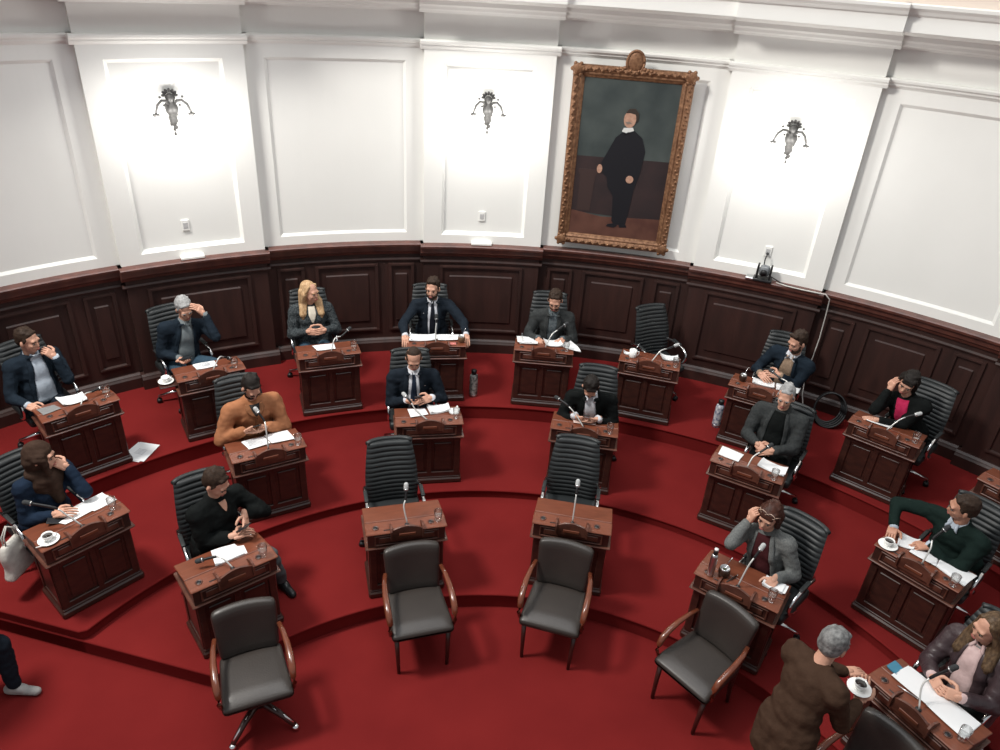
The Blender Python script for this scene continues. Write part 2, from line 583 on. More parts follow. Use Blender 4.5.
# wooden wainscot
ZT3 = TIER[3]
wains = MB()
arc_sweep(wains, [(6.98, ZT3 - .02), (7.04, ZT3 - .02), (7.04, ZR - .02), (6.98, ZR - .02)], 78, -69.5, 100)
wain = wains.build('trim_1', DARKWOOD)
tag(wain, kind='structure')
for kind, a0, a1 in BAYS:
    pil = kind == 'pil'
    rf = RW - .02 - (DP if pil else 0)
    b = MB()
    arc_sweep(b, [(rf, ZT3), (7.02, ZT3), (7.02, ZR - .03), (rf, ZR - .03)], a0, a1)
    sec = b.build('wainscot_section', DARKWOOD, wain)
    if pil:
        spans = [(a0 - 1.6, a1 + 1.6)]
    else:
        spans = [(a0 - .9, a0 - 3.4), (a0 - 4.4, a1 + 4.4), (a1 + 3.4, a1 + .9)]
    for s0, s1 in spans:
        f = MB()
        z0, z1 = ZT3 + .27, ZR - .27
        ta = .30
        t = .035
        for za, zb in ((z0, z0 + t), (z1 - t, z1)):
            arc_sweep(f, [(rf - .028, za + .008), (rf + .01, za - .006), (rf + .01, zb + .006), (rf - .028, zb - .008)], s0, s1)
        for qq in (s0, s1 + ta):
            arc_sweep(f, [(rf - .026, z0), (rf + .01, z0), (rf + .01, z1), (rf - .026, z1)], qq, qq - ta, n=2)
        # raised field
        n = 8
        i0, i1 = s0 - 1.0 if s0 - s1 > 4 else s0 - .7, s1 + 1.0 if s0 - s1 > 4 else s1 + .7
        zz0, zz1 = z0 + .12, z1 - .12
        arc_sweep(f, [(rf - .016, zz0 + .02), (rf + .01, zz0), (rf + .01, zz1), (rf - .016, zz1 - .02)], i0, i1)
        f.build('wainscot_panel', DARKWOOD, sec)
    e = .3 if pil else 0
    b = MB()
    arc_sweep(b, [(7.02, ZR - .15), (rf - .02, ZR - .15), (rf - .03, ZR - .135), (rf - .035, ZR - .12), (rf - .055, ZR - .10), (rf - .06, ZR - .045),
                  (rf - .09, ZR - .035), (rf - .095, ZR - .01), (rf - .085, ZR), (7.02, ZR)], a0 + e, a1 - e)
    b.build('wainscot_rail', RAILWOOD, wain)
    b = MB()
    arc_sweep(b, [(7.02, ZR - .235), (rf - .018, ZR - .235), (rf - .022, ZR - .22), (rf - .012, ZR - .20), (7.02, ZR - .20)], a0 + e, a1 - e)
    b.build('wainscot_bead', DARKWOOD, wain)
    b = MB()
    arc_sweep(b, [(7.02, ZT3), (rf - .06, ZT3), (rf - .06, ZT3 + .12), (rf - .045, ZT3 + .14), (rf - .04, ZT3 + .15), (rf - .02, ZT3 + .17), (7.02, ZT3 + .17)], a0 + e, a1 - e)
    o = b.build('baseboard_back', DARKWOOD, wain)
    tag(o, kind='structure')

# ------------------------------------------------------------------ desks


def lid_z(y):
    return .717 if y < .13 else max(.717 - (y - .13) / .255 * .062, .655)


def make_desk():
    root = empty('deputy_desk')
    W = .315
    b = MB()
    b.box((0, .045, .30), (.59, .02, .54), ch=.003)
    b.build('front_board', DESKWOOD, root)
    f = MB()
    for x in (-.268, 0, .268):
        f.box((x, .028, .315), (.055 if x else .045, .018, .47), ch=.004)
    for z in (.105, .525):
        f.box((0, .0285, z), (.59, .017, .055), ch=.004)
    f.build('front_frame', DESKWOOD, root)
    for x in (-.132, .132):
        p = MB()
        p.box((x, .031, .315), (.165, .012, .315), ch=.008)
        p.build('front_panel', DESKWOOD, root)
    for s in (-1, 1):
        p = MB()
        p.box((s * .285, .215, .30), (.02, .34, .54), ch=.003)
        p.box((s * .297, .06, .30), (.012, .05, .50), ch=.003)
        p.box((s * .297, .36, .30), (.012, .05, .50), ch=.003)
        p.box((s * .297, .21, .54), (.012, .30, .05), ch=.003)
        p.box((s * .297, .21, .09), (.012, .30, .05), ch=.003)
        p.build('side_panel', DESKWOOD, root)
    p = MB()
    p.box((0, .205, .03), (.635, .40, .06), ch=.012)
    p.box((0, .205, .068), (.61, .375, .02), ch=.006)
    p.build('plinth', DESKWOOD, root)
    p = MB()
    p.box((0, .195, .562), (.66, .43, .014), ch=.005)
    p.box((0, .197, .548), (.635, .405, .016), ch=.005)
    p.build('moulding', EDGEWOOD, root)
    # upper box with a sloping top
    p = MB()
    x = .308
    vs = [(-x, .0, .569), (x, .0, .569), (x, .385, .569), (-x, .385, .569), (-x, .0, .702), (x, .0, .702), (x, .13, .702), (-x, .13, .702), (x, .385, .640), (-x, .385, .640)]
    p.add(vs, [(0, 3, 2, 1), (0, 1, 5, 4), (4, 5, 6, 7), (7, 6, 8, 9), (9, 8, 2, 3), (1, 2, 8, 6, 5), (0, 4, 7, 9, 3)])
    p.build('desk_box', DESKWOOD, root)
    p = MB()
    for z in (.590, .680):
        p.box((0, -.004, z), (.50, .012, .012), ch=.003)
    for xx in (-.25, .25):
        p.box((xx, -.004, .635), (.012, .012, .10), ch=.003)
    p.box((0, -.003, .635), (.44, .010, .055), ch=.005)
    p.build('box_moulding', EDGEWOOD, root)
    p = MB()
    p.box((0, .055, .7095), (.645, .145, .014), ch=.005)
    led = p.build('ledge', LIDWOOD, root)
    p = MB()
    a = math.atan2(.062, .255)
    p.box((0, .2575, .6805), (.640, .262, .014), rot=Matrix.Rotation(-a, 3, 'X'), ch=.004)
    p.build('lid', LIDWOOD, root)
    for xx in (-.24, .20):
        q = MB()
        q.lathe([(.001, .0), (.026, .0), (.027, .004), (.020, .006), (.018, .002), (.001, .002)], (xx, .055, .7165), EDGEWOOD, 14)
        q.lathe([(.001, 0), (.0175, 0), (.017, .0015), (.001, .0015)], (xx, .055, .7185), BLACKPLASTIC, 14)
        q.build('inkwell', None, root)
    q = MB()
    q.box((-.13, .02, .7175), (.10, .012, .004), BLACKPLASTIC, ch=.002)
    q.build('pen_groove', None, root)
    # wooden housing of the microphone
    h = MB()
    n = 12
    top = [(-.118 + .236 * i / n, .742 + .034 * math.sin(pi * i / n)) for i in range(n + 1)]
    vs = []
    for y in (-.030, -.012):
        vs += [(px_, y, .655) for px_, _ in top] + [(px_, y, pz_) for px_, pz_ in top]
    k = n + 1
    fs = []
    for i in range(n):
        fs += [(i, i + 1, k + i + 1, k + i), (2 * k + i, 3 * k + i, 3 * k + i + 1, 2 * k + i + 1), (k + i, k + i + 1, 3 * k + i + 1, 3 * k + i), (i, 2 * k + i, 2 * k + i + 1, i + 1)]
    fs += [(0, k, 3 * k, 2 * k), (n, 2 * k + n, 3 * k + n, k + n)]
    h.add(vs, fs, EDGEWOOD)
    h.box((0, -.036, .70), (.13, .008, .026), LIDWOOD, ch=.003)
    hh = h.build('microphone_housing', None, root)
    for s in (-1, 1):
        c = MB()
        prof = [(-.045, .655), (-.048, .745), (-.03, .765), (.0, .768), (.03, .752), (.07, .735), (.085, .718), (.08, .712), (-.015, .712), (-.015, .655)]
        xs = (s * .118, s * .132)
        k = len(prof)
        vs = [(xs[0], y, z) for y, z in prof] + [(xs[1], y, z) for y, z in prof]
        fs = [tuple(range(k)), tuple(range(k, 2 * k))[::-1]] + [(i, (i + 1) % k, k + (i + 1) % k, k + i) for i in range(k)]
        c.add(vs, fs, EDGEWOOD)
        c.build('cheek', None, hh)
    c = MB()
    c.box((0, .045, .722), (.235, .06, .008), LIDWOOD, ch=.003)
    c.lathe([(.001, 0), (.014, 0), (.012, .012), (.001, .012)], (0, .04, .726), BLACKPLASTIC, 10)
    c.build('housing_floor', None, hh)
    return root


desk0 = make_desk()
first = True
DESKS = {}
for n in DESK:
    o = desk0 if first else copy_tree(desk0)
    first = False
    r, d = DESK[n]
    o.location = polar(r, d, TIER[TNUM[n[0]]])
    o.rotation_euler = (0, 0, R_(d))
    what = 'dark mahogany desk with arched microphone housing, '
    if n in ('A6', 'C2', 'C3'):
        lab = 'dark mahogany desk in front of ' + WHO[n]
    elif n == 'A9':
        lab = 'dark wooden desk cut off by the right edge of the frame'
    else:
        lab = 'dark mahogany desk used by ' + WHO[n]
    tag(o, lab, 'desk', {'A': 'desks of the back row', 'B': 'desks of the middle row', 'C': 'desks of the front row'}[n[0]])
    DESKS[n] = o

# pull-out board that carries the cup beside the grey-haired man's desk
p = MB()
p.box((-.385, .23, .60), (.17, .20, .014), ch=.004)
p.build('pull_out_board', DESKWOOD, DESKS['A2'])

# ------------------------------------------------------------------ ribbed executive chairs


def make_exec():
    root = empty('executive_chair')
    # backrest: a ribbed, gently curved pad
    NR, RS = 14, 6
    rows = NR * RS
    H = .60

    def back_pt(u, v, side):
        # u across -1..1, v up 0..1
        wdt = .228 * (1 - .16 * max(0, (v - .45) / .55) ** 1.5) * (.93 + .07 * min(1, v / .2))
        x = wdt * math.copysign(abs(u) ** .9, u) if u else 0
        z = .44 + H * v
        y = .14 + .10 * v + .04 * v * v - .03 * math.sin(pi * v) + .035 * (1 - u * u) * 1.0
        rib = .013 * abs(math.sin(pi * v * NR)) ** .55
        edge = (1 - abs(u) ** 6)
        th = .022
        if side == 0:
            return (x, y - (th + rib) * edge, z)
        return (x, y + th * edge, z)
    b = MB()
    NU = 12
    vs = []; fs = []
    for side in (0, 1):
        for j in range(rows + 1):
            v = j / rows
            for i in range(NU + 1):
                vs.append(back_pt(-1 + 2 * i / NU, v, side))
    K = (rows + 1) * (NU + 1)
    for j in range(rows):
        for i in range(NU):
            a = j * (NU + 1) + i
            fs.append((a, a + 1, a + NU + 2, a + NU + 1))
            fs.append((K + a, K + a + NU + 1, K + a + NU + 2, K + a + 1))
    for i in range(NU):
        fs.append((i, K + i, K + i + 1, i + 1))
        a = rows * (NU + 1) + i
        fs.append((a, a + 1, K + a + 1, K + a))
    b.add(vs, fs, None, True)
    b.tube([back_pt(-1 + 2 * i / 10, 1.0, 1) for i in range(11)], .022, seg=8)
    b.build('backrest', BLACKLEATHER, root)
    s = MB()

    def sdef(q):
        fy = (q.y + .24) / .48
        rib = .008 * abs(math.sin(pi * fy * 9)) if q.z > 0 else 0
        return (q.x, q.y, q.z + rib - .025 * max(0, (-q.y - .15)) / .09 * .5)
    s.rbox((.47, .47, .09), .035, c=(0, -.01, .425), seg=9, deform=sdef)
    s.build('seat', BLACKLEATHER, root)
    for sg in (-1, 1):
        a = MB()
        x = sg * .24
        path = [(sg * .215, .23, .60), (x, .16, .635), (x, .05, .655), (x, -.08, .655), (x, -.15, .640), (x, -.195, .605), (x, -.205, .55), (x, -.17, .48), (x, -.10, .43), (x, -.02, .405), (sg * .20, .02, .395)]
        a.tube(path, .0155, seg=8, flat=1.0)
        ar = a.build('chrome_arm', CHROME, root)
        pd = MB()
        pd.rbox((.034, .15, .016), .007, c=(x, .0, .675), seg=3)
        pd.build('arm_pad', BLACKLEATHER, ar)
    g = MB()
    g.tube([(0, 0, .10), (0, 0, .26)], .028, seg=12)
    g.tube([(0, 0, .26), (0, 0, .385)], .018, seg=12)
    g.box((0, 0, .375), (.20, .24, .025), ch=.006)
    g.build('gas_column', BLACKPLASTIC, root)
    for k in range(5):
        th = 2 * pi * k / 5 + pi / 2
        c, s_ = math.cos(th), math.sin(th)
        l = MB()
        l.tube([(c * .02, s_ * .02, .125), (c * .16, s_ * .16, .115), (c * .30, s_ * .30, .085)], [.026, .020, .014], seg=8)
        bl = l.build('base_leg', CHROME, root)
        q = MB()
        rot = Matrix.Rotation(th, 3, 'Z') @ Matrix.Rotation(pi / 2, 3, 'Y')
        for off in (-.016, .016):
            c0 = Vector((c * .30 - s_ * off, s_ * .30 + c * off, .028))
            ax = Vector((-s_, c, 0)) * .008
            q.tube([c0 - ax, c0 + ax], .027, seg=12)
        q.tube([(c * .30, s_ * .30, .03), (c * .30, s_ * .30, .085)], .008, seg=6)
        q.build('caster', BLACKPLASTIC, bl)
    return root


EXEC = {  # centre of the seat from the desk's foot, extra turn
    'A1': (-.13, .82, 6), 'A2': (-.14, .86, 10), 'A3': (-.09, .80, 0), 'A4': (-.03, .72, 0), 'A5': (.03, .66, 0), 'A6': (.06, .68, 38),
    'A7': (.08, .76, 4), 'A8': (.16, .55, -8), 'B1': (-.08, .68, 4), 'B2': (-.07, .66, 0), 'B3': (-.13, .68, 0), 'B4': (.06, .52, 0),
    'B5': (.16, .74, -6), 'B6': (.10, .56, 0), 'C1': (.06, .62, -6), 'C2': (-.03, .56, 0), 'C3': (-.05, .58, 0), 'C4': (.17, .52, -12), 'C5': (-.02, .70, 0)}
ex0 = make_exec()
first = True
CHAIRS = {}
for n, (x, y, rt) in EXEC.items():
    o = ex0 if first else copy_tree(ex0)
    first = False
    o.location = dloc(n, x, y)
    o.rotation_euler = (0, 0, drot(n) + R_(rt))
    if n == 'A6':
        lab = 'empty black ribbed leather armchair turned sideways against the back wall'
    elif n == 'C2':
        lab = 'empty black ribbed high-back chair, left one of the front pair'
    elif n == 'C3':
        lab = 'empty black ribbed high-back chair, right one of the front pair'
    else:
        lab = 'black ribbed leather armchair seating ' + WHO[n]
    tag(o, lab, 'chair', 'ribbed executive chairs at the desks')
    CHAIRS[n] = o
    if n not in ('A6', 'C2', 'C3'):
        o.scale = (1, 1, .90 if n in ('B5', 'B1', 'A7') else .94)


# ------------------------------------------------------------------ brown guest armchairs
def make_guest(swivel=False):
    root = empty('guest_armchair')

    def bdef(q):
        v = (q.z + .20) / .40
        wx = q.x * (1.0 + .10 * v) * 1.0
        crown = .035 * (1 - (q.x / .25) ** 2) * max(0, v) ** 2
        return (wx, q.y + .10 * v + .03 * (q.x / .24) ** 2 * -1.0, q.z + crown)
    b = MB()
    b.rbox((.42, .075, .375), .034, c=(0, .215, .660), seg=8, deform=bdef)
    b.build('backrest', BROWNLEATHER, root)

    def sdef(q):
        return (q.x * (1.0 - .09 * (q.y + .22) / .44), q.y, q.z + (.012 * (1 - (q.x / .24) ** 2) * (1 - (q.y / .24) ** 2) if q.z > 0 else 0) - (.02 if q.y < -.19 and q.z > 0 else 0))
    s = MB()
    s.rbox((.49, .47, .095), .036, c=(0, -.015, .43), seg=8, deform=sdef)
    s.build('seat', BROWNLEATHER, root)
    r = MB()
    r.box((0, -.01, .375), (.43, .40, .04), ch=.006)
    r.build('seat_rail', LEGWOOD, root)
    for sg in (-1, 1):
        a = MB()
        path = [(sg * .225, .21, .68), (sg * .245, .12, .668), (sg * .255, 0, .655), (sg * .256, -.10, .638), (sg * .254, -.17, .61), (sg * .25, -.205, .56), (sg * .255, -.205, .49), (sg * .245, -.18, .41)]
        a.tube(path, [.017, .02, .024, .026, .026, .022, .018, .017], seg=8, flat=.7, up=(0, 0, 1))
        a.build('arm', ARMWOOD, root)
    if not swivel:
        for sg in (-1, 1):
            l = MB()
            l.tube([(sg * .205, -.19, .40), (sg * .20, -.205, .20), (sg * .195, -.215, 0)], [.022, .018, .014], seg=6)
            l.build('leg', LEGWOOD, root)
            l = MB()
            l.tube([(sg * .195, .26, .62), (sg * .20, .20, .42), (sg * .195, .20, .2), (sg * .195, .235, 0)], [.017, .021, .018, .014], seg=6)
            l.build('leg', LEGWOOD, root)
    else:
        g = MB()
        g.tube([(0, 0, .09), (0, 0, .37)], .03, seg=12)
        g.build('gas_column', BLACKPLASTIC, root)
        for k in range(4):
            th = -pi / 4 + k * pi / 2
            c, s_ = math.cos(th), math.sin(th)
            l = MB()
            l.tube([(c * .02, s_ * .02, .14), (c * .17, s_ * .17, .11), (c * .31, s_ * .31, .045)], [.03, .026, .02], seg=8)
            bl = l.build('base_leg', LEGWOOD, root)
            l = MB()
            l.tube([(c * .13, s_ * .13, .142), (c * .30, s_ * .30, .07)], [.010, .008], seg=6)
            l.ell((c * .315, s_ * .315, .026), (.028, .028, .026))
            l.build('metal_strip', CHROME, bl)
    return root


g0 = make_guest()
GUEST = [((-.515, 4.04), 18, 'brown leather guest armchair before the left empty desk'), ((.55, 4.17), -14, 'brown leather guest armchair before the right empty desk'),
         ((1.60, 3.71), -48, 'brown leather armchair before the desk of the woman in grey blazer'), ((2.38, 2.79), -54, 'dark leather chair back against the desk at the bottom right corner')]
for i, ((x, y), a, lab) in enumerate(GUEST):
    o = g0 if i == 0 else copy_tree(g0)
    o.location = (x, y, 0)
    o.rotation_euler = (0, 0, R_(a))
    o.scale = (.97, .97, .96)
    tag(o, lab, 'armchair', 'brown guest armchairs below the front row')
o = make_guest(True)
o.location = (-1.57, 3.37, 0)
o.scale = (.96, .96, .95)
o.rotation_euler = (0, 0, R_(25))
tag(o, 'brown leather swivel armchair with metal-tipped base, nearest the lower left', 'armchair', 'brown guest armchairs below the front row')
# ------------------------------------------------------------------ people
PENDING = []      # (MB, voxel, smooth steps, callback) remeshed together in one go


def remesh_all():
    tmp = []
    for mb, vox, sm, cb in PENDING:
        o = mb.build('shape_source')
        md = o.modifiers.new('r', 'REMESH'); md.mode = 'VOXEL'; md.voxel_size = vox; md.use_smooth_shade = True
        if sm:
            ms = o.modifiers.new('s', 'SMOOTH'); ms.iterations = sm; ms.factor = 0.5
        tmp.append(o)
    dg = bpy.context.evaluated_depsgraph_get()
    dg.update()
    for o, (mb, vox, sm, cb) in zip(tmp, PENDING):
        me = bpy.data.meshes.new_from_object(o.evaluated_get(dg))
        me.materials.clear()
        cb(me)
    for o in tmp:
        me = o.data
        bpy.data.objects.remove(o)
        bpy.data.meshes.remove(me)
    PENDING.clear()


def wrinkle(me, amp):
    from mathutils import noise
    nv = [0.0] * (3 * len(me.vertices))
    me.vertices.foreach_get('normal', nv)
    off = random.uniform(0, 50)
    for i, v in enumerate(me.vertices):
        c = v.co
        q = noise.noise(Vector((c.x * 8 + off, c.y * 8, c.z * 13))) * amp + noise.noise(Vector((c.x * 17, c.y * 17 + off, c.z * 30))) * amp * .55
        v.co = c + Vector(nv[3 * i:3 * i + 3]) * q


def link_mesh(name, me, m, parent):
    if name in ('jacket', 'cardigan', 'sweater', 'smock', 'tunic', 'trousers', 'headscarf'):
        wrinkle(me, .009)
    me.name = name
    me.materials.clear()
    for q in (m if isinstance(m, (list, tuple)) else [m]):
        me.materials.append(q)
    me.polygons.foreach_set('use_smooth', [True] * len(me.polygons))
    o = bpy.data.objects.new(name, me)
    sc.collection.objects.link(o)
    o.parent = parent
    return o


def join_raw(me, mb):
    """append the shapes of mb to a finished mesh, keeping both material lists"""
    v = [tuple(q.co) for q in me.vertices]
    f = [tuple(p.vertices) for p in me.polygons]
    mi = [p.material_index for p in me.polygons]
    o = len(v)
    base = list(me.materials)
    mats = base + [q for q in mb.mats if q not in base]
    mp = [mats.index(q) for q in mb.mats] or [0]
    v += mb.v
    f += [tuple(i + o for i in q) for q in mb.f]
    mi += [mp[i] for i in mb.m]
    nm = bpy.data.meshes.new(me.name)
    nm.from_pydata(v, [], f)
    for q in mats:
        nm.materials.append(q)
    nm.polygons.foreach_set('material_index', mi)
    nm.polygons.foreach_set('use_smooth', [True] * len(f))
    nm.update()
    return nm


def ik(sh, wr, l1, l2, pole):
    d = wr - sh
    L = d.length
    if L > (l1 + l2) * .985:
        wr = sh + d.normalized() * (l1 + l2) * .985
        d = wr - sh; L = d.length
    a = (l1 * l1 - l2 * l2 + L * L) / (2 * L)
    h = math.sqrt(max(l1 * l1 - a * a, 1e-5))
    t = d / L
    p = pole - t * pole.dot(t)
    p = p.normalized() if p.length > 1e-5 else t.orthogonal().normalized()
    return sh + t * a + p * h, wr


def hand(mb, wr, direction, normal, curl, thumb_side, m, spread=.06, curls=None):
    """palm, four unequal fingers with three bones each and a thumb from the side of the palm"""
    d = direction.normalized()
    nrm = (normal - d * normal.dot(d))
    nrm = nrm.normalized() if nrm.length > 1e-4 else d.orthogonal().normalized()   # nrm points out of the palm side
    side = d.cross(nrm) * thumb_side
    rot = Matrix((side, nrm, d)).transposed()
    mb.rbox((.076, .028, .088), .013, m, c=wr + d * .052, seg=2, rot=rot)
    mb.capsule(wr - d * .02, wr + d * .03, .024, .026, m, seg=8, cap=2)
    for i in range(4):
        off = (.028 - i * .0187)
        ln = (.040, .044, .041, .032)[i]
        p = wr + d * .092 + side * off
        ang = 0.0
        dd = (d + side * (spread * (1.5 - i) * .6)).normalized()
        c = curls[i] if curls else curl
        r = (.0092, .0096, .0092, .0082)[i]
        prev = p - d * .02
        mb.capsule(prev, p, r, r, m, seg=7, cap=2)
        for j, k in enumerate((1.0, .72, .55)):
            ang += c * (.75, 1.0, .7)[j]
            v = dd * math.cos(ang) + nrm * math.sin(ang)
            q = p + v * ln * k
            mb.capsule(p, q, r, r * .88, m, seg=7, cap=2)
            p = q; r *= .9
    p = wr + d * .025 + side * .030
    v = (d * .55 + side * .75 + nrm * .25).normalized()
    q = p + v * .038
    mb.capsule(wr + d * .03 + side * .015, q, .015, .0125, m, seg=7, cap=2)
    v2 = (d * .85 + side * .35 + nrm * (.3 + .5 * min(curl, 1))).normalized()
    q2 = q + v2 * .032
    mb.capsule(q, q2, .0122, .0108, m, seg=7, cap=2)
    v3 = (d * .9 + nrm * (.4 + .5 * min(curl, 1)) - side * .1).normalized()
    mb.capsule(q2, q2 + v3 * .024, .0108, .009, m, seg=7, cap=2)


def make_person(sp):
    """sp: joints in the local frame (x along the desk, y outwards, z above the tier floor)"""
    V = Vector
    hip = V(sp['hip']); head = V(sp['head'])
    yaw, pitch, roll = [R_(q) for q in sp.get('gaze', (0, 0, 0))]
    gm = sp.get('girl', False)
    bulk = sp.get('bulk', 1.0)
    skin = sp.get('skin', SKIN)
    hairm = sp['hair_mat']
    turn = R_(sp.get('turn', 0))
    N = V(sp['neck']) if 'neck' in sp else V((head.x * .85 + hip.x * .15, head.y + .045, head.z - .158))
    up = (N - hip).normalized()
    right = V((math.cos(turn), math.sin(turn), sp.get('tilt', 0.0)))
    right = (right - up * right.dot(up)).normalized()
    front = up.cross(right) * 1.0        # points to -y when right is +x
    if front.dot(V((math.sin(turn), -math.cos(turn), 0))) < 0:
        front = -front
    B = Matrix((right, -front, up)).transposed()
    shw = (.165 if gm else .185) * (1 + (bulk - 1) * .5)
    sl = sp.get('sh_l'); sr = sp.get('sh_r')
    sl = V(sl) if sl else N - right * shw - up * .065 + front * .005
    sr = V(sr) if sr else N + right * shw - up * .065 + front * .005
    seated = not sp.get('standing', False)
    # legs
    if seated:
        kz = .49
        tl = .40
        kd = V((math.sin(turn * .5), -math.cos(turn * .5), 0))
        ks = V((kd.y, -kd.x, 0)) * -1
        hl_, hr_ = hip - right * .085 - up * .02, hip + right * .085 - up * .02
        kl, kr = [V(q) for q in sp['knees']] if 'knees' in sp else (hip + kd * tl - V((.12, 0, 0)), hip + kd * tl + V((.12, 0, 0)))
        if 'knees' not in sp:
            kl.z = kr.z = kz
        al, ar = [V(q) for q in sp['ankles']] if 'ankles' in sp else (kl + V((0, .03, -kz + .09)), kr + V((0, .03, -kz + .09)))
        toe = [kd, kd]
    else:
        hl_, hr_ = hip - right * .09 - V((0, 0, .03)), hip + right * .09 - V((0, 0, .03))
        kl, kr = [V(q) for q in sp['knees']]
        al, ar = [V(q) for q in sp['ankles']]
        f2 = V((front.x, front.y, 0)).normalized()
        toe = [f2, f2]
    # arms
    L1, L2 = (.27, .235) if gm else (.285, .25)
    wl = V(sp['hands'][0]); wr_ = V(sp['hands'][1])
    poles = sp.get('poles', ((-.3, .35, -.9), (.3, .35, -.9)))
    el, wl = ik(sl, wl, L1, L2, V(poles[0]))
    er, wr_ = ik(sr, wr_, L1, L2, V(poles[1]))
    if 'elbows' in sp:
        if sp['elbows'][0]: el = V(sp['elbows'][0])
        if sp['elbows'][1]: er = V(sp['elbows'][1])

    root = empty('person', *sp['frame_fn'](hip.x, hip.y), label=sp['label'], cat='person')
    org = V((hip.x, hip.y, 0))

    def S(mb):      # into the root's own frame
        mb.v = [(a - org.x, b - org.y, c) for a, b, c in mb.v]
        return mb

    # head frame
    H = Matrix.Rotation(yaw, 3, 'Z') @ Matrix.Rotation(pitch, 3, 'X') @ Matrix.Rotation(roll, 3, 'Y')
    hs = sp.get('hs', 1.0)

    def hp(x, y, z):
        return head + H @ V((x * hs, y * hs, z * hs))

    def torso(mb, g, hem=0.0, arms=True, cuff=.0, collar=0):
        """torso and sleeves grown by g"""
        k = bulk
        sw = .9 if gm else 1.0
        mb.ell(hip + up * .03, (.165 * sw * k + g, .125 * k + g, .12 + g), rot=B)
        mb.ell(hip.lerp(N, .33) + front * .012 * k, ((.150 * sw + (k - 1) * .12) + g, (.108 + (k - 1) * .16) + g, .17 + g), rot=B)
        mb.ell(hip.lerp(N, .66), (.158 * sw * (1 + (k - 1) * .6) + g, .108 * (1 + (k - 1) * .5) + g, .17 + g), rot=B)
        if gm:
            for q in (-1, 1):
                mb.ell(hip.lerp(N, .64) + right * .065 * q + front * .075, (.06 + g * .4, .05 + g * .4, .06 + g * .4), rot=B)
        mb.capsule(sl - up * .02, sr - up * .02, .062 + g, .062 + g)
        for s_ in (sl, sr):
            mb.capsule(N - up * .025, s_ + up * .01, .050 + g * .5, .05 + g)
        if hem:
            mb.capsule(hip + up * .05 - right * .06, hip - up * hem - right * .05, .12 * k + g, .115 * k + g)
            mb.capsule(hip + up * .05 + right * .06, hip - up * hem + right * .05, .12 * k + g, .115 * k + g)
        if arms:
            for s_, e_, w_ in ((sl, el, wl), (sr, er, wr_)):
                wend = e_.lerp(w_, 1 - cuff)
                mb.capsule(s_, e_, .050 * (1 + (k - 1) * .6) + g, .041 + g, seg=12)
                mb.capsule(e_, wend, .040 + g, .027 + g, seg=12)

    # --- the body itself, one surface
    b = MB()
    torso(b, -.006)
    b.capsule(N - up * .03, hp(0, .02, -.055), .052 if not gm else .045, .050 if not gm else .043)
    for a_, k_, n_ in ((hl_, kl, al), (hr_, kr, ar)):
        b.capsule(a_, k_, .075, .052); b.capsule(k_, n_, .050, .034)
    for n_, t_ in ((al, toe[0]), (ar, toe[1])):
        b.capsule(n_ - V((0, 0, .045)) - t_ * .03, n_ - V((0, 0, .055)) + t_ * .13, .034, .027)
    # head: skull, face, jaw, nose, brow, ears
    b.ell(hp(0, .018, .030), (.073 * hs, .092 * hs, .086 * hs), rot=H)
    b.ell(hp(0, -.022, -.028), (.060 * hs, .066 * hs, .080 * hs), rot=H)
    b.ell(hp(0, -.045, -.078), (.036 * hs, .034 * hs, .028 * hs), rot=H)
    b.ell(hp(0, -.020, -.060), (.054 * hs, .050 * hs, .042 * hs), rot=H)
    b.capsule(hp(0, -.078, .012), hp(0, -.094, -.024), .0085 * hs, .0125 * hs, seg=8)
    b.capsule(hp(-.036, -.070, .026), hp(.036, -.070, .026), .015 * hs, .015 * hs, seg=8)
    for s_ in (-1, 1):
        b.ell(hp(s_ * .036, -.062, -.022), (.019 * hs, .016 * hs, .016 * hs), rot=H)
        b.ell(hp(s_ * .074, .010, -.012), (.012 * hs, .018 * hs, .031 * hs), rot=H)
    b.ell(hp(0, -.082, -.054), (.024 * hs, .012 * hs, .016 * hs), rot=H)
    S(b)

    def fin_body(me, sp=sp):
        me.materials.append(skin)
        x = MB()
        for s_ in (-1, 1):
            x.ell(hp(s_ * .030, -.0745, .002), (.012 * hs, .009 * hs, .0055 * hs), EYEWHITE, rot=H, seg=8, ring=5)
            x.ell(hp(s_ * .030, -.0805, .001), (.0065 * hs, .004 * hs, .006 * hs), EYEDARK, rot=H, seg=8, ring=5)
            x.capsule(hp(s_ * .017, -.088, .024), hp(s_ * .050, -.078, .025), .0045 * hs, .0035 * hs, hairm if sp.get('brow', 1) else skin, seg=6, cap=1)
        x.ell(hp(0, -.0915, -.052), (.023 * hs, .006 * hs, .0045 * hs), LIPS, rot=H, seg=8, ring=4)
        x.ell(hp(0, -.091, -.060), (.019 * hs, .0065 * hs, .005 * hs), LIPS, rot=H, seg=8, ring=4)
        ho = sp.get('hand_opts', ({}, {}))
        for (e_, w_), o_, ts in (((el, wl), ho[0], 1), ((er, wr_), ho[1], -1)):
            d_ = V(o_['dir']) if 'dir' in o_ else (w_ - e_).normalized()
            n_ = V(o_['n']) if 'n' in o_ else V((-.3 * (-1 if ts < 0 else 1) * -1, .35, -1))
            hand(x, w_, d_, n_, o_.get('curl', .38), ts * o_.get('ts', 1), skin)
        S(x)
        me2 = join_raw(me, x)
        link_mesh_multi('body', me2, root)
    PENDING.append((b, .0085, 3, fin_body))

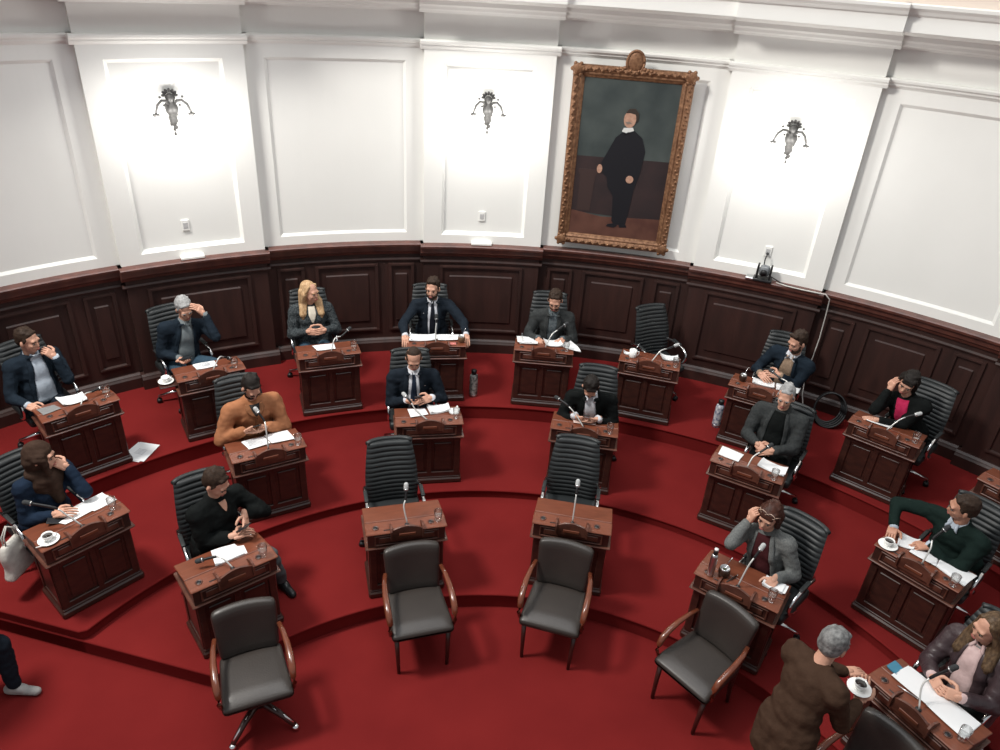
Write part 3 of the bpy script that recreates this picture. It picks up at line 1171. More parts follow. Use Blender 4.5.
    # --- trousers and shoes
    if True:
        b = MB()
        b.ell(hip + up * .0, (.160 * bulk, .122 * bulk, .11), rot=B)
        for a_, k_, n_ in ((hl_, kl, al), (hr_, kr, ar)):
            b.capsule(a_, k_, .092, .068); b.capsule(k_, k_.lerp(n_, .93), .066, .052)
        S(b)
        PENDING.append((b, .014, 3, lambda me: link_mesh('trousers', me, sp['legs'], root)))
        for n_, t_ in ((al, toe[0]), (ar, toe[1])):
            b = MB()
            z = V((0, 0, 1))
            b.capsule(n_ - z * .052 - t_ * .045, n_ - z * .058 + t_ * .15, .040, .031, seg=12)
            b.capsule(n_ - z * .03 - t_ * .02, n_ - z * .045 + t_ * .06, .042, .036, seg=12)
            S(b)
            b.v = [(p[0], p[1], max(p[2], .004)) for p in b.v]
            b.build('shoe', sp.get('shoe', BLACKPLASTIC), root)

    # --- garment over the torso
    g = sp.get('puff', .014)
    jk = MB()
    torso(jk, g, hem=sp.get('hem', .10), cuff=sp.get('cuff', .10))
    # collar ring of the garment
    nd = (hp(0, .02, -.05) - N).normalized()
    ca = nd.orthogonal().normalized(); cb_ = nd.cross(ca)
    cr = sp.get('collar', .074)
    if cr:
        pts = [N + nd * .018 + (ca * math.cos(q) + cb_ * math.sin(q)) * cr for q in [2 * pi * i / 14 for i in range(15)]]
        pts = [p - front * 0 - up * (.03 if (p - N).dot(front) > .03 else 0) for p in pts]
        back = [p for p in pts[:-1] if (p - N).dot(front) < .035]
        back.sort(key=lambda p: math.atan2((p - N).dot(right), -(p - N).dot(front)))
        jk.tube(back, .015, seg=8)
    raw = MB(); torso(raw, g, hem=sp.get('hem', .10), arms=False)
    S(jk)
    PENDING.append((jk, .0125, 2, lambda me: link_mesh(sp.get('top_name', 'jacket'), me, sp['top'], root)))
    # --- conformed overlays (shirt opening, lapels, tie ...)
    bvh = BVHTree.FromPolygons([V(q) for q in raw.v], [list(f) for f in raw.f if len(f) <= 20], all_triangles=False)
    TL = (N - hip).length

    def drape(name, m, rows, off, nu=6, parent=root):
        """rows: (t, x0, x1): distance below the neck and lateral bounds"""
        bb = MB()
        vs = []; fs = []
        keep = []
        for t_, x0, x1 in rows:
            for i in range(nu + 1):
                xx = x0 + (x1 - x0) * i / nu
                o_ = N - up * t_ + right * xx + front * .5
                hit = bvh.ray_cast(o_, -front, 1.2)
                if hit[0] is None:
                    q = o_ - front * .40
                else:
                    q = hit[0]
                vs.append(q + front * off)
        K = nu + 1
        n_ = len(rows)
        vb = [q - front * (off + .012) for q in vs]
        # smooth along rows
        for j in range(n_ - 1):
            for i in range(nu):
                a = j * K + i
                fs.append((a, a + K, a + K + 1, a + 1))
                M = len(vs)
                fs.append((M + a, M + a + 1, M + a + K + 1, M + a + K))
        M = len(vs)
        for j in range(n_ - 1):
            fs.append((j * K, M + j * K, M + (j + 1) * K, (j + 1) * K))
            a = j * K + nu
            fs.append((a, a + K, M + a + K, M + a))
        for i in range(nu):
            fs.append((i, i + 1, M + i + 1, M + i))
            a = (n_ - 1) * K + i
            fs.append((a, M + a, M + a + 1, a + 1))
        bb.add(vs + vb, fs, None, True)
        S(bb)
        return bb.build(name, m, parent)

    if 'open' in sp:
        vt = sp['open']            # list of (t, half width)
        c0 = sp.get('open_c', 0.0)
        def hw(t_):
            for (t0, w0), (t1, w1) in zip(vt, vt[1:]):
                if t0 <= t_ <= t1:
                    return w0 + (w1 - w0) * (t_ - t0) / (t1 - t0)
            return vt[-1][1]
        if sp.get('shirt_collar', True) and vt[0][0] > 0:
            vt = [(-.03, .035)] + vt
        t0, t1 = vt[0][0], vt[-1][0]
        T = [t0 + (t1 - t0) * i / 14 for i in range(15)]
        sh = drape('shirt', sp['shirt'], [(t_, c0 - hw(t_), c0 + hw(t_)) for t_ in T], .010)
        if sp.get('lapel', True):
            for s_ in (-1, 1):
                lw = sp.get('lapel_w', .045)
                drape('lapel', sp.get('lapel_mat', sp['top']), [(t_, c0 + s_ * hw(t_), c0 + s_ * (hw(t_) + lw * (.35 + .65 * math.sin(pi * min(1, .15 + .85 * (t_ - t0) / (t1 - t0)))))) for t_ in T], .017, nu=3)
        if 'tie' in sp:
            TT = [t0 + .004 + (min(t1, sp.get('tie_len', .42)) - t0) * i / 12 for i in range(13)]
            drape('tie', sp['tie'], [(t_, -(.012 + .022 * min(1, (t_ - t0) / .25)), (.012 + .022 * min(1, (t_ - t0) / .25))) for t_ in TT], .018, nu=3)
            kb = MB(); kb.rbox((.034, .022, .03), .009, c=N - up * (t0 + .0) + front * .085, rot=B, seg=2)
        if sp.get('shirt_collar', True):
            cbm = MB()
            top_ = hp(0, .012, -.085)
            ax_ = (top_ - N).normalized()
            ca2 = (right - ax_ * right.dot(ax_)).normalized(); cb2 = ax_.cross(ca2)
            for r0_, r1_, h0_, h1_ in ((.074, .060, -.025, .040),):
                vs_ = []; fs_ = []
                for q in range(20):
                    a_ = 2 * pi * q / 20
                    dv = ca2 * math.cos(a_) + cb2 * math.sin(a_)
                    dip = .022 * max(0, dv.dot(front)) ** 2
                    for rr_, hh_ in ((r0_, h0_), (r1_, h1_ - dip), (r1_ - .006, h1_ - dip - .002), (r0_ - .012, h0_)):
                        vs_.append(N + ax_ * hh_ + dv * rr_)
                for q in range(20):
                    for w4 in range(3):
                        k0 = q * 4 + w4; k1 = ((q + 1) % 20) * 4 + w4
                        fs_.append((k0, k1, k1 + 1, k0 + 1))
                cbm.add(vs_, fs_, None, True)
            for s_ in (-1, 1):
                p1 = N + ax_ * .030 + front * .052 + right * s_ * .022
                p2 = N - up * .005 + front * .080 + right * s_ * .038
                p3 = N - up * .030 + front * .084 + right * s_ * .050
                cbm.tube([p1, p2, p3], [.010, .013, .005], seg=6)
            S(cbm)
            cbm.build('shirt_collar', sp.get('collar_mat', sp['shirt']), root)
            for e_, w_ in ((el, wl), (er, wr_)):
                cf = MB()
                d_ = (w_ - e_).normalized()
                L_ = (w_ - e_).length
                q0 = e_ + d_ * L_ * (1 - sp.get('cuff', .10) - .03)
                cf.tube([q0, q0 + d_ * .05], [.036, .034], seg=12)
                S(cf)
                cf.build('shirt_cuff', sp['shirt'], root)
    if sp.get('placket'):
        drape('placket', sp['placket'], [(.08 + .035 * i, -.014, .020) for i in range(11)], .007, nu=2)
    if sp.get('buttons'):
        bt = MB()
        for t_ in (.10, .18, .26, .34):
            o_ = N - up * t_ + right * .003 + front * .5
            hit = bvh.ray_cast(o_, -front, 1.2)
            if hit[0] is not None:
                bt.ell(hit[0] + front * .010, (.009, .004, .009), None, rot=B, seg=8, ring=4)
        S(bt); bt.build('button', sp['buttons'], root)
    if sp.get('pin'):
        o_ = N - up * .11 + right * sp['pin'] + front * .5
        hit = bvh.ray_cast(o_, -front, 1.2)
        bt = MB(); bt.ell(hit[0] + front * .016, (.007, .003, .007), None, rot=B, seg=8, ring=4)
        S(bt); bt.build('lapel_pin', CHROME, root)

    # --- hair
    hb = MB()
    st = sp.get('hair', 'short')
    if st != 'hijab':
        gx = sp.get('hair_g', .008)
        hb.ell(hp(0, .034, .042), ((.073 + gx) * hs, (.086 + gx) * hs, (.077 + gx) * hs), rot=H)
        hb.ell(hp(0, .048, .005), ((.072 + gx * .8) * hs, (.062 + gx) * hs, (.070 + gx) * hs), rot=H)
        if st in ('short', 'thick'):
            for s_ in (-1, 1):
                hb.capsule(hp(s_ * .071, -.018, .035), hp(s_ * .073, -.008, .0), .010 * hs, .007 * hs, seg=8)
            hb.capsule(hp(-.034, -.036, .090), hp(.034, -.036, .090), .012 * hs + gx * .5, .012 * hs + gx * .5, seg=8)
        if st == 'thick':
            hb.capsule(hp(-.03, -.040, .105), hp(.035, -.035, .105), .022 * hs, .022 * hs, seg=8)
        if st in ('long', 'bob'):
            dn = {'long': .21, 'bob': .085}[st]
            for s_ in (-1, 1):
                hb.capsule(hp(s_ * .050, -.026, .086), hp(s_ * .076, -.006, .02), .015 * hs, .017 * hs, seg=8)
                base = hp(s_ * .074, .008, -.01)
                if st == 'long':
                    mid = N + up * .035 + right * s_ * .092 + front * .030
                    end = N - up * .075 + right * s_ * .105 + front * .100
                    hb.capsule(base, mid, .028, .032, seg=8)
                    hb.capsule(mid, end, .036, .032, seg=8)
                    hb.capsule(mid - right * s_ * .03, end - right * s_ * .022, .03, .024, seg=8)
                    hb.capsule(end, end - up * .06 - right * s_ * .008, .026, .014, seg=8)
                    hb.capsule(hp(s_ * .06, .04, -.02), mid - front * .03, .035, .038, seg=8)
                else:
                    mid = hp(s_ * .078, .02, -.075)
                    hb.capsule(base, mid, .026, .026, seg=8)
            hb.capsule(hp(0, .07, 0), hp(0, .075, -dn * .8), .065, .05)
            hb.capsule(hp(-.05, .06, 0), hp(-.055, .06, -dn * .8), .05, .04)
            hb.capsule(hp(.05, .06, 0), hp(.055, .06, -dn * .8), .05, .04)
        if sp.get('fringe'):
            hb.capsule(hp(-.042, -.064, .058), hp(.042, -.064, .058), .016 * hs, .016 * hs, seg=8)
            hb.capsule(hp(-.038, -.050, .080), hp(.038, -.050, .080), .018 * hs, .018 * hs, seg=8)
        if st == 'balding':
            hb = MB()
            hb.ell(hp(0, .052, -.005), (.078 * hs, .060 * hs, .072 * hs), rot=H)
            for s_ in (-1, 1):
                hb.ell(hp(s_ * .050, .020, .028), (.031 * hs, .060 * hs, .045 * hs), rot=H)
            hb.ell(hp(0, .045, .065), (.055 * hs, .055 * hs, .045 * hs), rot=H)
            hb.ell(hp(0, .022, .052), (.066 * hs, .074 * hs, .069 * hs), rot=H)
        for _ in range(0 if st in ('balding', 'long') else 10):      # locks that break the smooth outline
            a = random.uniform(0, 2 * pi); e = random.uniform(.3, 1.2)
            hb.ell(hp(.068 * math.cos(a) * math.cos(e), .034 + .080 * math.sin(a) * math.cos(e), .052 + .074 * math.sin(e)), (.018, .020, .011), rot=H, seg=8, ring=5)
        S(hb)
        PENDING.append((hb, .0085, 4 if st == 'long' else 2, lambda me: link_mesh('hair', me, hairm, root)))
    else:
        hb.ell(hp(0, .030, .030), (.092 * hs, .105 * hs, .100 * hs), rot=H)
        hb.ell(hp(0, .05, -.03), (.088 * hs, .085 * hs, .10 * hs), rot=H)
        for q in range(9):
            a = pi * q / 8
            hb.capsule(hp(.076 * math.cos(a), -.045 + .02 * math.sin(a), .012 + .078 * math.sin(a)), hp(.084 * math.cos(a), .01, .012 + .085 * math.sin(a)), .014, .02, seg=8)
        hb.capsule(hp(-.066, -.040, .0), hp(-.040, -.055, -.115), .022, .028, seg=8)
        hb.capsule(hp(.066, -.040, .0), hp(.040, -.055, -.115), .022, .028, seg=8)
        hb.capsule(hp(-.04, -.05, -.115), hp(.04, -.05, -.115), .026, .026, seg=8)
        hb.ell(N + up * .02, (.14, .10, .085), rot=B)
        hb.ell(N - up * .06 + front * .05, (.13, .09, .12), rot=B)
        hb.capsule(N + front * .09 - up * .02, N + front * .12 - up * .22 + right * .04, .07, .045)
        S(hb)
        PENDING.append((hb, .009, 3, lambda me: link_mesh('headscarf', me, hairm, root)))
    if sp.get('beard'):
        bb = MB()
        bg = sp.get('beard_g', .004)
        bb.ell(hp(0, -.030, -.075), ((.055 + bg) * hs, (.056 + bg) * hs, (.040 + bg) * hs), rot=H)
        bb.ell(hp(0, -.046, -.084), ((.037 + bg) * hs, (.036 + bg) * hs, (.028 + bg) * hs), rot=H)
        bb.capsule(hp(-.024, -.086, -.043), hp(.024, -.086, -.043), .0085 * hs, .0085 * hs, seg=8)
        if sp['beard'] == 'full':
            for s_ in (-1, 1):
                bb.capsule(hp(s_ * .062, -.02, -.02), hp(s_ * .052, -.04, -.07), .011 * hs, .014 * hs, seg=8)
        S(bb)
        PENDING.append((bb, .0085, 1, lambda me: link_mesh('beard', me, sp.get('beard_mat', hairm), root)))
    sp['_j'] = dict(root=root, N=N, up=up, right=right, front=front, head=head, H=H, org=org, el=el, er=er, wl=wl, wr=wr_, hp=hp, S=S)
    return root


def link_mesh_multi(name, me, parent):
    me.name = name
    o = bpy.data.objects.new(name, me)
    sc.collection.objects.link(o)
    o.parent = parent
    return o


NAVY = cloth('navy_wool', (0.011, 0.017, 0.025))
NAVY2 = cloth('midnight_suit_wool', (0.010, 0.014, 0.020))
CHAR = cloth('charcoal_wool', (0.030, 0.033, 0.034), (0.045, 0.048, 0.048), scale=60)
BLACKC = cloth('black_cloth', (0.006, 0.007, 0.007))
GREENBLK = cloth('dark_green_black_knit', (0.007, 0.014, 0.012))
MUSTARD = cloth('mustard_canvas', (0.30, 0.125, 0.060), (0.35, 0.15, 0.075), bs=14)
MUSTARD2 = cloth('mustard_corduroy', (0.23, 0.10, 0.050), (0.27, 0.12, 0.06), bs=14)
TWEED = cloth('grey_tweed', (0.10, 0.105, 0.105), (0.15, 0.155, 0.15), scale=90)
SPECK = cloth('speckled_blue_grey_knit', (0.012, 0.017, 0.020), (0.085, 0.095, 0.10), scale=75)
PLEATHER = mat('plum_leather', (0.035, 0.022, 0.025), 0.4, col2=(0.05, 0.032, 0.035), scale=10, bump=.3, bscale=20)
BROWNC = cloth('brown_wool_coat', (0.042, 0.023, 0.015), (0.052, 0.029, 0.019))
DENIM = cloth('denim', (0.035, 0.065, 0.095), scale=40)
DKDENIM = cloth('dark_denim', (0.012, 0.020, 0.040), scale=40)
GREYTR = cloth('grey_trousers', (0.07, 0.08, 0.085))
WSHIRT = cloth('white_shirt_cloth', (0.55, 0.56, 0.60), (0.62, 0.63, 0.67), bs=14)
BSHIRT = cloth('pale_blue_shirt_cloth', (0.36, 0.41, 0.47), (0.42, 0.47, 0.53), bs=14)
GSHIRT = cloth('grey_shirt_cloth', (0.14, 0.165, 0.175), (0.17, 0.195, 0.205), bs=14)
DGSHIRT = cloth('dark_checked_shirt', (0.06, 0.075, 0.085), (0.13, 0.15, 0.16), scale=70)
BEIGEK = cloth('beige_knit', (0.24, 0.17, 0.12), scale=60)
PINKTOP = cloth('bright_pink_cloth', (0.42, 0.02, 0.075), (0.5, 0.03, 0.10))
PINKBL = cloth('pale_pink_satin', (0.50, 0.36, 0.35), (0.58, 0.43, 0.42), rough=.4, bs=16)
MAROON = cloth('maroon_jumper', (0.045, 0.012, 0.014))
CREAM = cloth('cream_blouse', (0.55, 0.50, 0.42))
TIEBLK = cloth('black_tie_silk', (0.010, 0.011, 0.016), rough=.4)
TIENAVY = cloth('navy_tie_silk', (0.016, 0.022, 0.038), rough=.4)
H_BLACK = mat('black_hair', (0.010, 0.008, 0.007), .62, col2=(0.018, 0.014, 0.012), scale=60, stretch=(1, 1, 4), bump=.22, spec=.2, bscale=90)
H_BROWN = mat('dark_brown_hair', (0.022, 0.013, 0.009), .62, col2=(0.04, 0.024, 0.016), scale=60, bump=.22, spec=.2, bscale=90)
H_GREY = mat('grey_hair', (0.22, 0.22, 0.22), .55, col2=(0.36, 0.36, 0.36), scale=45, bump=.22, spec=.2, bscale=90)
H_GREY2 = mat('dark_grey_hair', (0.10, 0.10, 0.10), .55, col2=(0.24, 0.24, 0.235), scale=40, bump=.22, spec=.2, bscale=90)
H_BLOND = mat('blonde_hair', (0.34, 0.20, 0.10), .45, col2=(0.55, 0.38, 0.22), scale=25, stretch=(3, 3, .6), bump=.22, spec=.2, bscale=60)
H_LIGHTBR = mat('light_brown_hair', (0.055, 0.033, 0.019), .45, col2=(0.13, 0.082, 0.046), scale=25, stretch=(3, 3, .6), bump=.22, spec=.2, bscale=60)
H_REDBR = mat('reddish_brown_hair', (0.035, 0.013, 0.009), .45, col2=(0.065, 0.024, 0.016), scale=30, bump=.22, spec=.2, bscale=60)
SCARF = cloth('brown_headscarf', (0.036, 0.021, 0.015), (0.05, 0.03, 0.022), bs=16)


def desk_frame(n):
    def fn(x, y):
        return (tuple(dloc(n, x, y)), drot(n))
    return fn


UP = (0, 0, 1)
VSUIT = [(.02, .050), (.10, .052), (.26, .018), (.33, .006)]
PEOPLE = {
    'A1': dict(hip=(-.16, .80, .50), head=(-.13, .76, 1.13), gaze=(38, 12, 0), hair_mat=H_BROWN, top=NAVY, shirt=BSHIRT, legs=NAVY2, bulk=1.1, turn=14,
               open=[(.02, .052), (.12, .060), (.30, .085), (.44, .095)], hands=((-.32, .45, .66), (.025, .665, .95)), lapel_w=.04,
               poles=((-.4, .3, -.8), (.2, -.45, -1)), hand_opts=({}, dict(dir=(-.55, .1, .75), n=(-.4, .6, 0), curl=1.2)), skin=SKIN,
               label='man in navy blazer and pale open shirt, fist raised to his chin'),
    'A2': dict(hip=(-.16, .82, .50), head=(-.06, .70, 1.13), gaze=(8, 30, -8), hair_mat=H_GREY, top=NAVY, shirt=GSHIRT, legs=DENIM, bulk=1.06, turn=6, tilt=-.12,
               open=[(.02, .052), (.12, .065), (.30, .085), (.44, .10)], hands=((-.21, .53, .68), (.105, .60, 1.08)), lapel_w=.035,
               poles=((-.4, .3, -.8), (.25, -.4, -1)), hand_opts=(dict(dir=(.35, -.8, -.1), n=(0, 0, 1), curl=.5), dict(dir=(-.55, -.0, .75), n=(-.5, .5, -.4), curl=.5)),
               knees=((-.20, .50, .52), (.12, .48, .56)), label='grey-haired man in navy jacket and grey shirt holding his forehead'),
    'A3': dict(hip=(-.09, .78, .50), head=(-.09, .72, 1.12), gaze=(42, 6, 0), girl=True, hair='long', hair_mat=H_BLOND, top=SPECK, top_name='cardigan', shirt=CREAM, legs=DENIM, bulk=1.12, turn=0,
               open=[(.00, .035), (.08, .040), (.17, .008)], lapel=False, shirt_collar=False, hands=((-.17, .545, .74), (.03, .545, .74)),
               poles=((-.6, .35, -.8), (.6, .35, -.8)), hand_opts=(dict(dir=(.9, -.45, .05), n=(.1, .9, -.2), curl=.5), dict(dir=(-.9, -.45, .05), n=(-.1, .9, -.2), curl=.5)),
               hair_g=.006, label='woman with long blonde hair and speckled cardigan, hands clasped at her waist'),
    'A4': dict(hip=(-.02, .70, .50), head=(-.02, .60, 1.12), gaze=(-18, 8, 0), hair_mat=H_BROWN, hair='thick', top=NAVY2, shirt=WSHIRT, tie=TIEBLK, legs=NAVY2, turn=0, bulk=1.02,
               open=[(.02, .048), (.14, .060), (.36, .052), (.44, .04)], hands=((-.335, .20, .74), (.33, .21, .74)), poles=((-.6, .5, -.4), (.6, .5, -.4)), beard='full', pin=-.10,
               hand_opts=(dict(dir=(.0, -1, -.15), n=(0, .1, -1), curl=.45), dict(dir=(-.0, -1, -.15), n=(0, .1, -1), curl=.45)),
               label='dark-bearded man in dark suit and black tie, both hands on the desk ends'),
    'A5': dict(hip=(.06, .64, .50), head=(.08, .47, 1.11), gaze=(-6, 28, 0), hair_mat=H_BROWN, top=CHAR, shirt=DGSHIRT, legs=BLACKC, turn=2,
               open=[(.02, .048), (.12, .050), (.30, .045), (.40, .035)], hands=((-.07, .30, .715), (.20, .33, .715)), beard='goatee', beard_g=.0,
               poles=((-.5, .4, -.8), (.5, .4, -.8)), hand_opts=(dict(dir=(.25, -1, -.2), n=(0, 0, -1), curl=.55), dict(dir=(-.3, -1, -.2), n=(0, 0, -1), curl=.35)),
               label='man with receding dark hair and goatee spreading open pages on his desk'),
    'A7': dict(hip=(.16, .70, .50), head=(.185, .51, 1.12), gaze=(-38, 22, 0), hair_mat=H_BROWN, hair='thick', top=NAVY, shirt=BEIGEK, collar_mat=WSHIRT, legs=NAVY2, turn=-14,
               open=[(.02, .050), (.12, .065), (.30, .080), (.44, .085)], hands=((-.08, .37, .74), (.12, .40, .76)), beard='full', lapel_w=.03,
               poles=((-.5, .4, -.8), (.5, .4, -.8)), hand_opts=(dict(dir=(.7, -.7, -.1), n=(.3, .5, -.6), curl=.5), dict(dir=(-.9, -.35, .05), n=(-.3, .6, -.5), curl=.5)),
               label='bearded man in navy jacket over beige sweater looking down at his hands'),
    'A8': dict(hip=(.14, .58, .50), head=(.0, .40, 1.10), gaze=(-4, 22, 14), girl=True, hair='bob', fringe=True, hair_mat=H_BLACK, top=BLACKC, shirt=PINKTOP, legs=BLACKC, turn=-6, tilt=-.1,
               open=[(.00, .055), (.12, .055), (.30, .050), (.42, .04)], shirt_collar=False, lapel=False, hands=((-.125, .36, .985), (-.10, .18, .735)),
               poles=((-.2, -.4, -1), (.5, .3, -.8)), hand_opts=(dict(dir=(.12, .1, .95), n=(.5, .5, .2), curl=.75), dict(dir=(-1, -.2, -.1), n=(0, 0, -1), curl=.4)),
               label='woman with black bobbed hair and bright pink top, hand at her cheek'),
    'B1': dict(hip=(-.08, .66, .50), head=(-.02, .53, 1.12), gaze=(52, 10, 6), girl=True, hair='hijab', hair_mat=SCARF, top=cloth('dark_blue_cloth', (0.010, 0.018, 0.034)), top_name='tunic', legs=BLACKC, turn=12, bulk=1.05,
               hands=((-.10, .34, .72), (.125, .50, .96)), poles=((-.4, .3, -.8), (.2, -.45, -1)), hand_opts=({}, dict(dir=(-.6, .1, .7), n=(-.4, .6, -.2), curl=1.0)),
               label='woman in brown headscarf and dark blue top resting chin on her hand'),
    'B2': dict(hip=(-.03, .66, .50), head=(-.005, .50, 1.11), gaze=(14, 42, 0), hair_mat=H_BLACK, top=MUSTARD, shirt=cloth('black_inner_shirt', (0.03, 0.03, 0.03)), legs=NAVY2, bulk=1.15, puff=.024, turn=6,
               open=[(-.01, .045), (.04, .030), (.08, .008)], lapel=True, lapel_mat=MUSTARD2, lapel_w=.05, shirt_collar=False, placket=MUSTARD2, collar=.082, beard='full', buttons=cloth('brown_button', (.09, .04, .02)), hair_g=.006,
               hands=((-.14, .375, .755), (.065, .37, .755)), poles=((-.75, .35, -.7), (.75, .35, -.7)), hem=.14,
               hand_opts=(dict(dir=(.85, -.5, -.05), n=(.2, .5, .6), curl=.6), dict(dir=(-.85, -.5, -.05), n=(-.2, .5, .6), curl=.6)),
               label='bearded man in mustard canvas jacket looking down at his phone'),
    'B3': dict(hip=(-.12, .68, .50), head=(-.115, .57, 1.11), gaze=(0, 34, 0), hair='balding', hair_mat=H_BROWN, top=NAVY2, shirt=WSHIRT, tie=TIENAVY, legs=NAVY2, bulk=1.12, turn=0, pin=.11,
               open=[(.02, .050), (.14, .060), (.34, .055), (.42, .04)], hands=((-.20, .40, .74), (.05, .40, .76)), poles=((-.5, .35, -.8), (.5, .35, -.8)),
               hand_opts=(dict(dir=(.75, -.6, -.1), n=(.1, .4, .8), curl=.6), dict(dir=(-.85, -.45, -.0), n=(-.3, .5, -.5), curl=.6)),
               label='close-cropped man in navy suit and tie looking down at his phone'),
    'B4': dict(hip=(.05, .52, .50), head=(.005, .27, 1.05), gaze=(6, 58, 0), hair_mat=H_BLACK, top=BLACKC, shirt=WSHIRT, legs=BLACKC, turn=0, bulk=1.04,
               neck=(.02, .355, .93), open=[(.02, .050), (.14, .062), (.34, .055), (.42, .05)], hands=((-.105, .19, .76), (.115, .19, .76)), poles=((-.6, .4, -.6), (.6, .4, -.6)),
               hand_opts=(dict(dir=(.8, -.5, -.25), n=(.2, .4, .7), curl=.65), dict(dir=(-.8, -.5, -.25), n=(-.2, .4, .7), curl=.65)), beard='goatee', beard_g=.0,
               label='black-haired man in black jacket and white shirt bent over his phone'),
    'B5': dict(hip=(.11, .82, .50), head=(.10, .76, 1.14), gaze=(-2, 16, 0), hair_mat=H_GREY, top=CHAR, shirt=BLACKC, legs=BLACKC, turn=-4, bulk=1.12, hair_g=.004,
               open=[(.0, .055), (.12, .075), (.30, .085), (.42, .075)], shirt_collar=False, hands=((-.02, .52, .71), (.15, .50, .70)), poles=((-.5, .35, -.8), (.5, .35, -.8)),
               hand_opts=(dict(dir=(.8, -.5, -.2), n=(.1, .8, -.5), curl=.6), dict(dir=(-.8, -.4, -.2), n=(-.1, .8, -.5), curl=.6)), lapel_w=.04, puff=.018,
               label='grey-haired man in charcoal jacket over black sweater, hands folded'),
    'B6': dict(hip=(.12, .60, .50), head=(.045, .41, 1.12), gaze=(-62, 14, 10), hair_mat=H_BROWN, top=GREENBLK, top_name='sweater', legs=BLACKC, turn=-16, bulk=1.22, skin=SKIN2,
               hands=((-.31, .28, .755), (-.03, .30, .735)), poles=((-.8, .9, .2), (.9, -.1, -.6)), open=[(-.015, .035), (.0, .038), (.012, .015)], shirt=BSHIRT, lapel=False,
               hand_opts=(dict(dir=(.25, -.9, -.25), n=(.2, -.1, -1), curl=.4), dict(dir=(-.6, -.7, -.1), n=(0, 0, -1), curl=.35)), cuff=.04,
               label='heavy-set man in dark green sweater reaching across his desk, head turned'),
    'C1': dict(hip=(.07, .62, .50), head=(.12, .54, 1.13), gaze=(34, 34, 0), girl=True, hair='short', hair_mat=H_BROWN, top=BLACKC, top_name='smock', legs=GREYTR, turn=16, bulk=1.15, puff=.02,
               hands=((.12, .36, .74), (.26, .44, .83)), poles=((-.5, .3, -.8), (.8, .2, -.6)), open=[(.0, .030), (.04, .018), (.065, .004)], shirt=SKIN, lapel=False, shirt_collar=False,
               hand_opts=(dict(dir=(.9, -.3, .1), n=(0, .4, -.9), curl=.5), dict(dir=(-.25, -.8, -.4), n=(-.6, .2, -.4), curl=.5)), cuff=.2,
               knees=((.06, .30, .48), (.36, .28, .47)), ankles=((.08, .34, .09), (.46, .36, .08)), label='short-haired woman in loose black top holding a phone'),
    'C4': dict(hip=(.10, .56, .50), head=(.005, .49, 1.10), gaze=(-8, 14, 6), girl=True, hair='bob', fringe=True, hair_mat=H_REDBR, top=TWEED, shirt=MAROON, legs=GREYTR, turn=-4,
               open=[(.0, .05), (.12, .065), (.30, .080), (.42, .085)], shirt_collar=False, lapel_w=.035, hands=((-.125, .475, 1.0), (.20, .30, .73)),
               poles=((-.2, -.4, -1), (.5, .3, -.8)), hand_opts=(dict(dir=(.25, .05, .95), n=(.6, .5, 0), curl=.95), dict(dir=(-.2, -1, -.3), n=(-.2, 0, -1), curl=.4)),
               label='woman in grey tweed blazer, spectacles pushed up, hand at her temple'),
    'C5': dict(hip=(.03, .70, .50), head=(-.03, .64, 1.11), gaze=(-24, 16, 8), girl=True, hair='long', hair_mat=H_LIGHTBR, top=PLEATHER, shirt=PINKBL, legs=BLACKC, turn=-4, bulk=1.1, puff=.018,
               open=[(.0, .045), (.12, .060), (.30, .070), (.44, .075)], hands=((-.11, .37, .73), (.10, .37, .735)), poles=((-.5, .35, -.8), (.5, .35, -.8)), lapel_w=.06,
               hand_opts=(dict(dir=(.85, -.5, -.05), n=(.1, .8, -.4), curl=.5), dict(dir=(-.85, -.45, -.05), n=(-.1, .8, -.4), curl=.5)),
               label='woman in plum leather jacket and pale pink blouse, hands joined'),
}
for n, sp in PEOPLE.items():
    sp['frame_fn'] = desk_frame(n)
    make_person(sp)


def world_frame(rz):
    def fn(x, y):
        return ((x, y, 0), 0.0)
    return fn


# attendant standing with a cup and saucer; the frame here is the room itself
WAITER = dict(standing=True, hip=(1.86, 2.86, .90), head=(2.045, 3.02, 1.50), neck=(1.975, 2.975, 1.385), gaze=(120, 16, 0), turn=-60, hair_mat=H_GREY2, top=BROWNC, legs=DKDENIM, shirt=BLACKC,
              hands=((2.31, 2.985, 1.04), (2.30, 3.19, 1.06)), sh_l=(2.035, 2.81, 1.33), sh_r=(1.88, 3.10, 1.33), poles=((-.2, -.5, -1), (-.5, .5, -.8)), hem=.12, bulk=.98, puff=.014, hs=.94,
              knees=((1.90, 2.76, .47), (1.84, 2.96, .47)), ankles=((1.84, 2.72, .09), (1.80, 2.94, .09)), hair_g=.012,
              hand_opts=(dict(dir=(.45, .75, .15), n=(-.2, .3, 1), curl=.45, ts=1), dict(dir=(.9, .2, -.15), n=(0, 0, -1), curl=.3)), frame_fn=world_frame(0),
              label='grey-haired attendant in brown coat and jeans carrying a cup on a saucer')
make_person(WAITER)
LEFTMAN = dict(standing=True, hip=(-3.54, 3.34, .90), head=(-3.52, 3.34, 1.56), neck=(-3.55, 3.34, 1.38), gaze=(90, 5, 0), turn=90, hair_mat=H_BROWN, top=BLACKC, legs=NAVY2, shirt=WSHIRT,
               hands=((-3.45, 3.62, .80), (-3.45, 3.05, .80)), hem=.42, bulk=1.0, knees=((-3.36, 3.43, .48), (-3.50, 3.27, .46)), ankles=((-3.36, 3.41, .09), (-3.62, 3.24, .09)), shoe=cloth('pale_grey_shoe', (.30, .29, .28)),
               frame_fn=world_frame(0), label='person in dark trousers and pale grey shoes at the lower left corner')
make_person(LEFTMAN)
remesh_all()
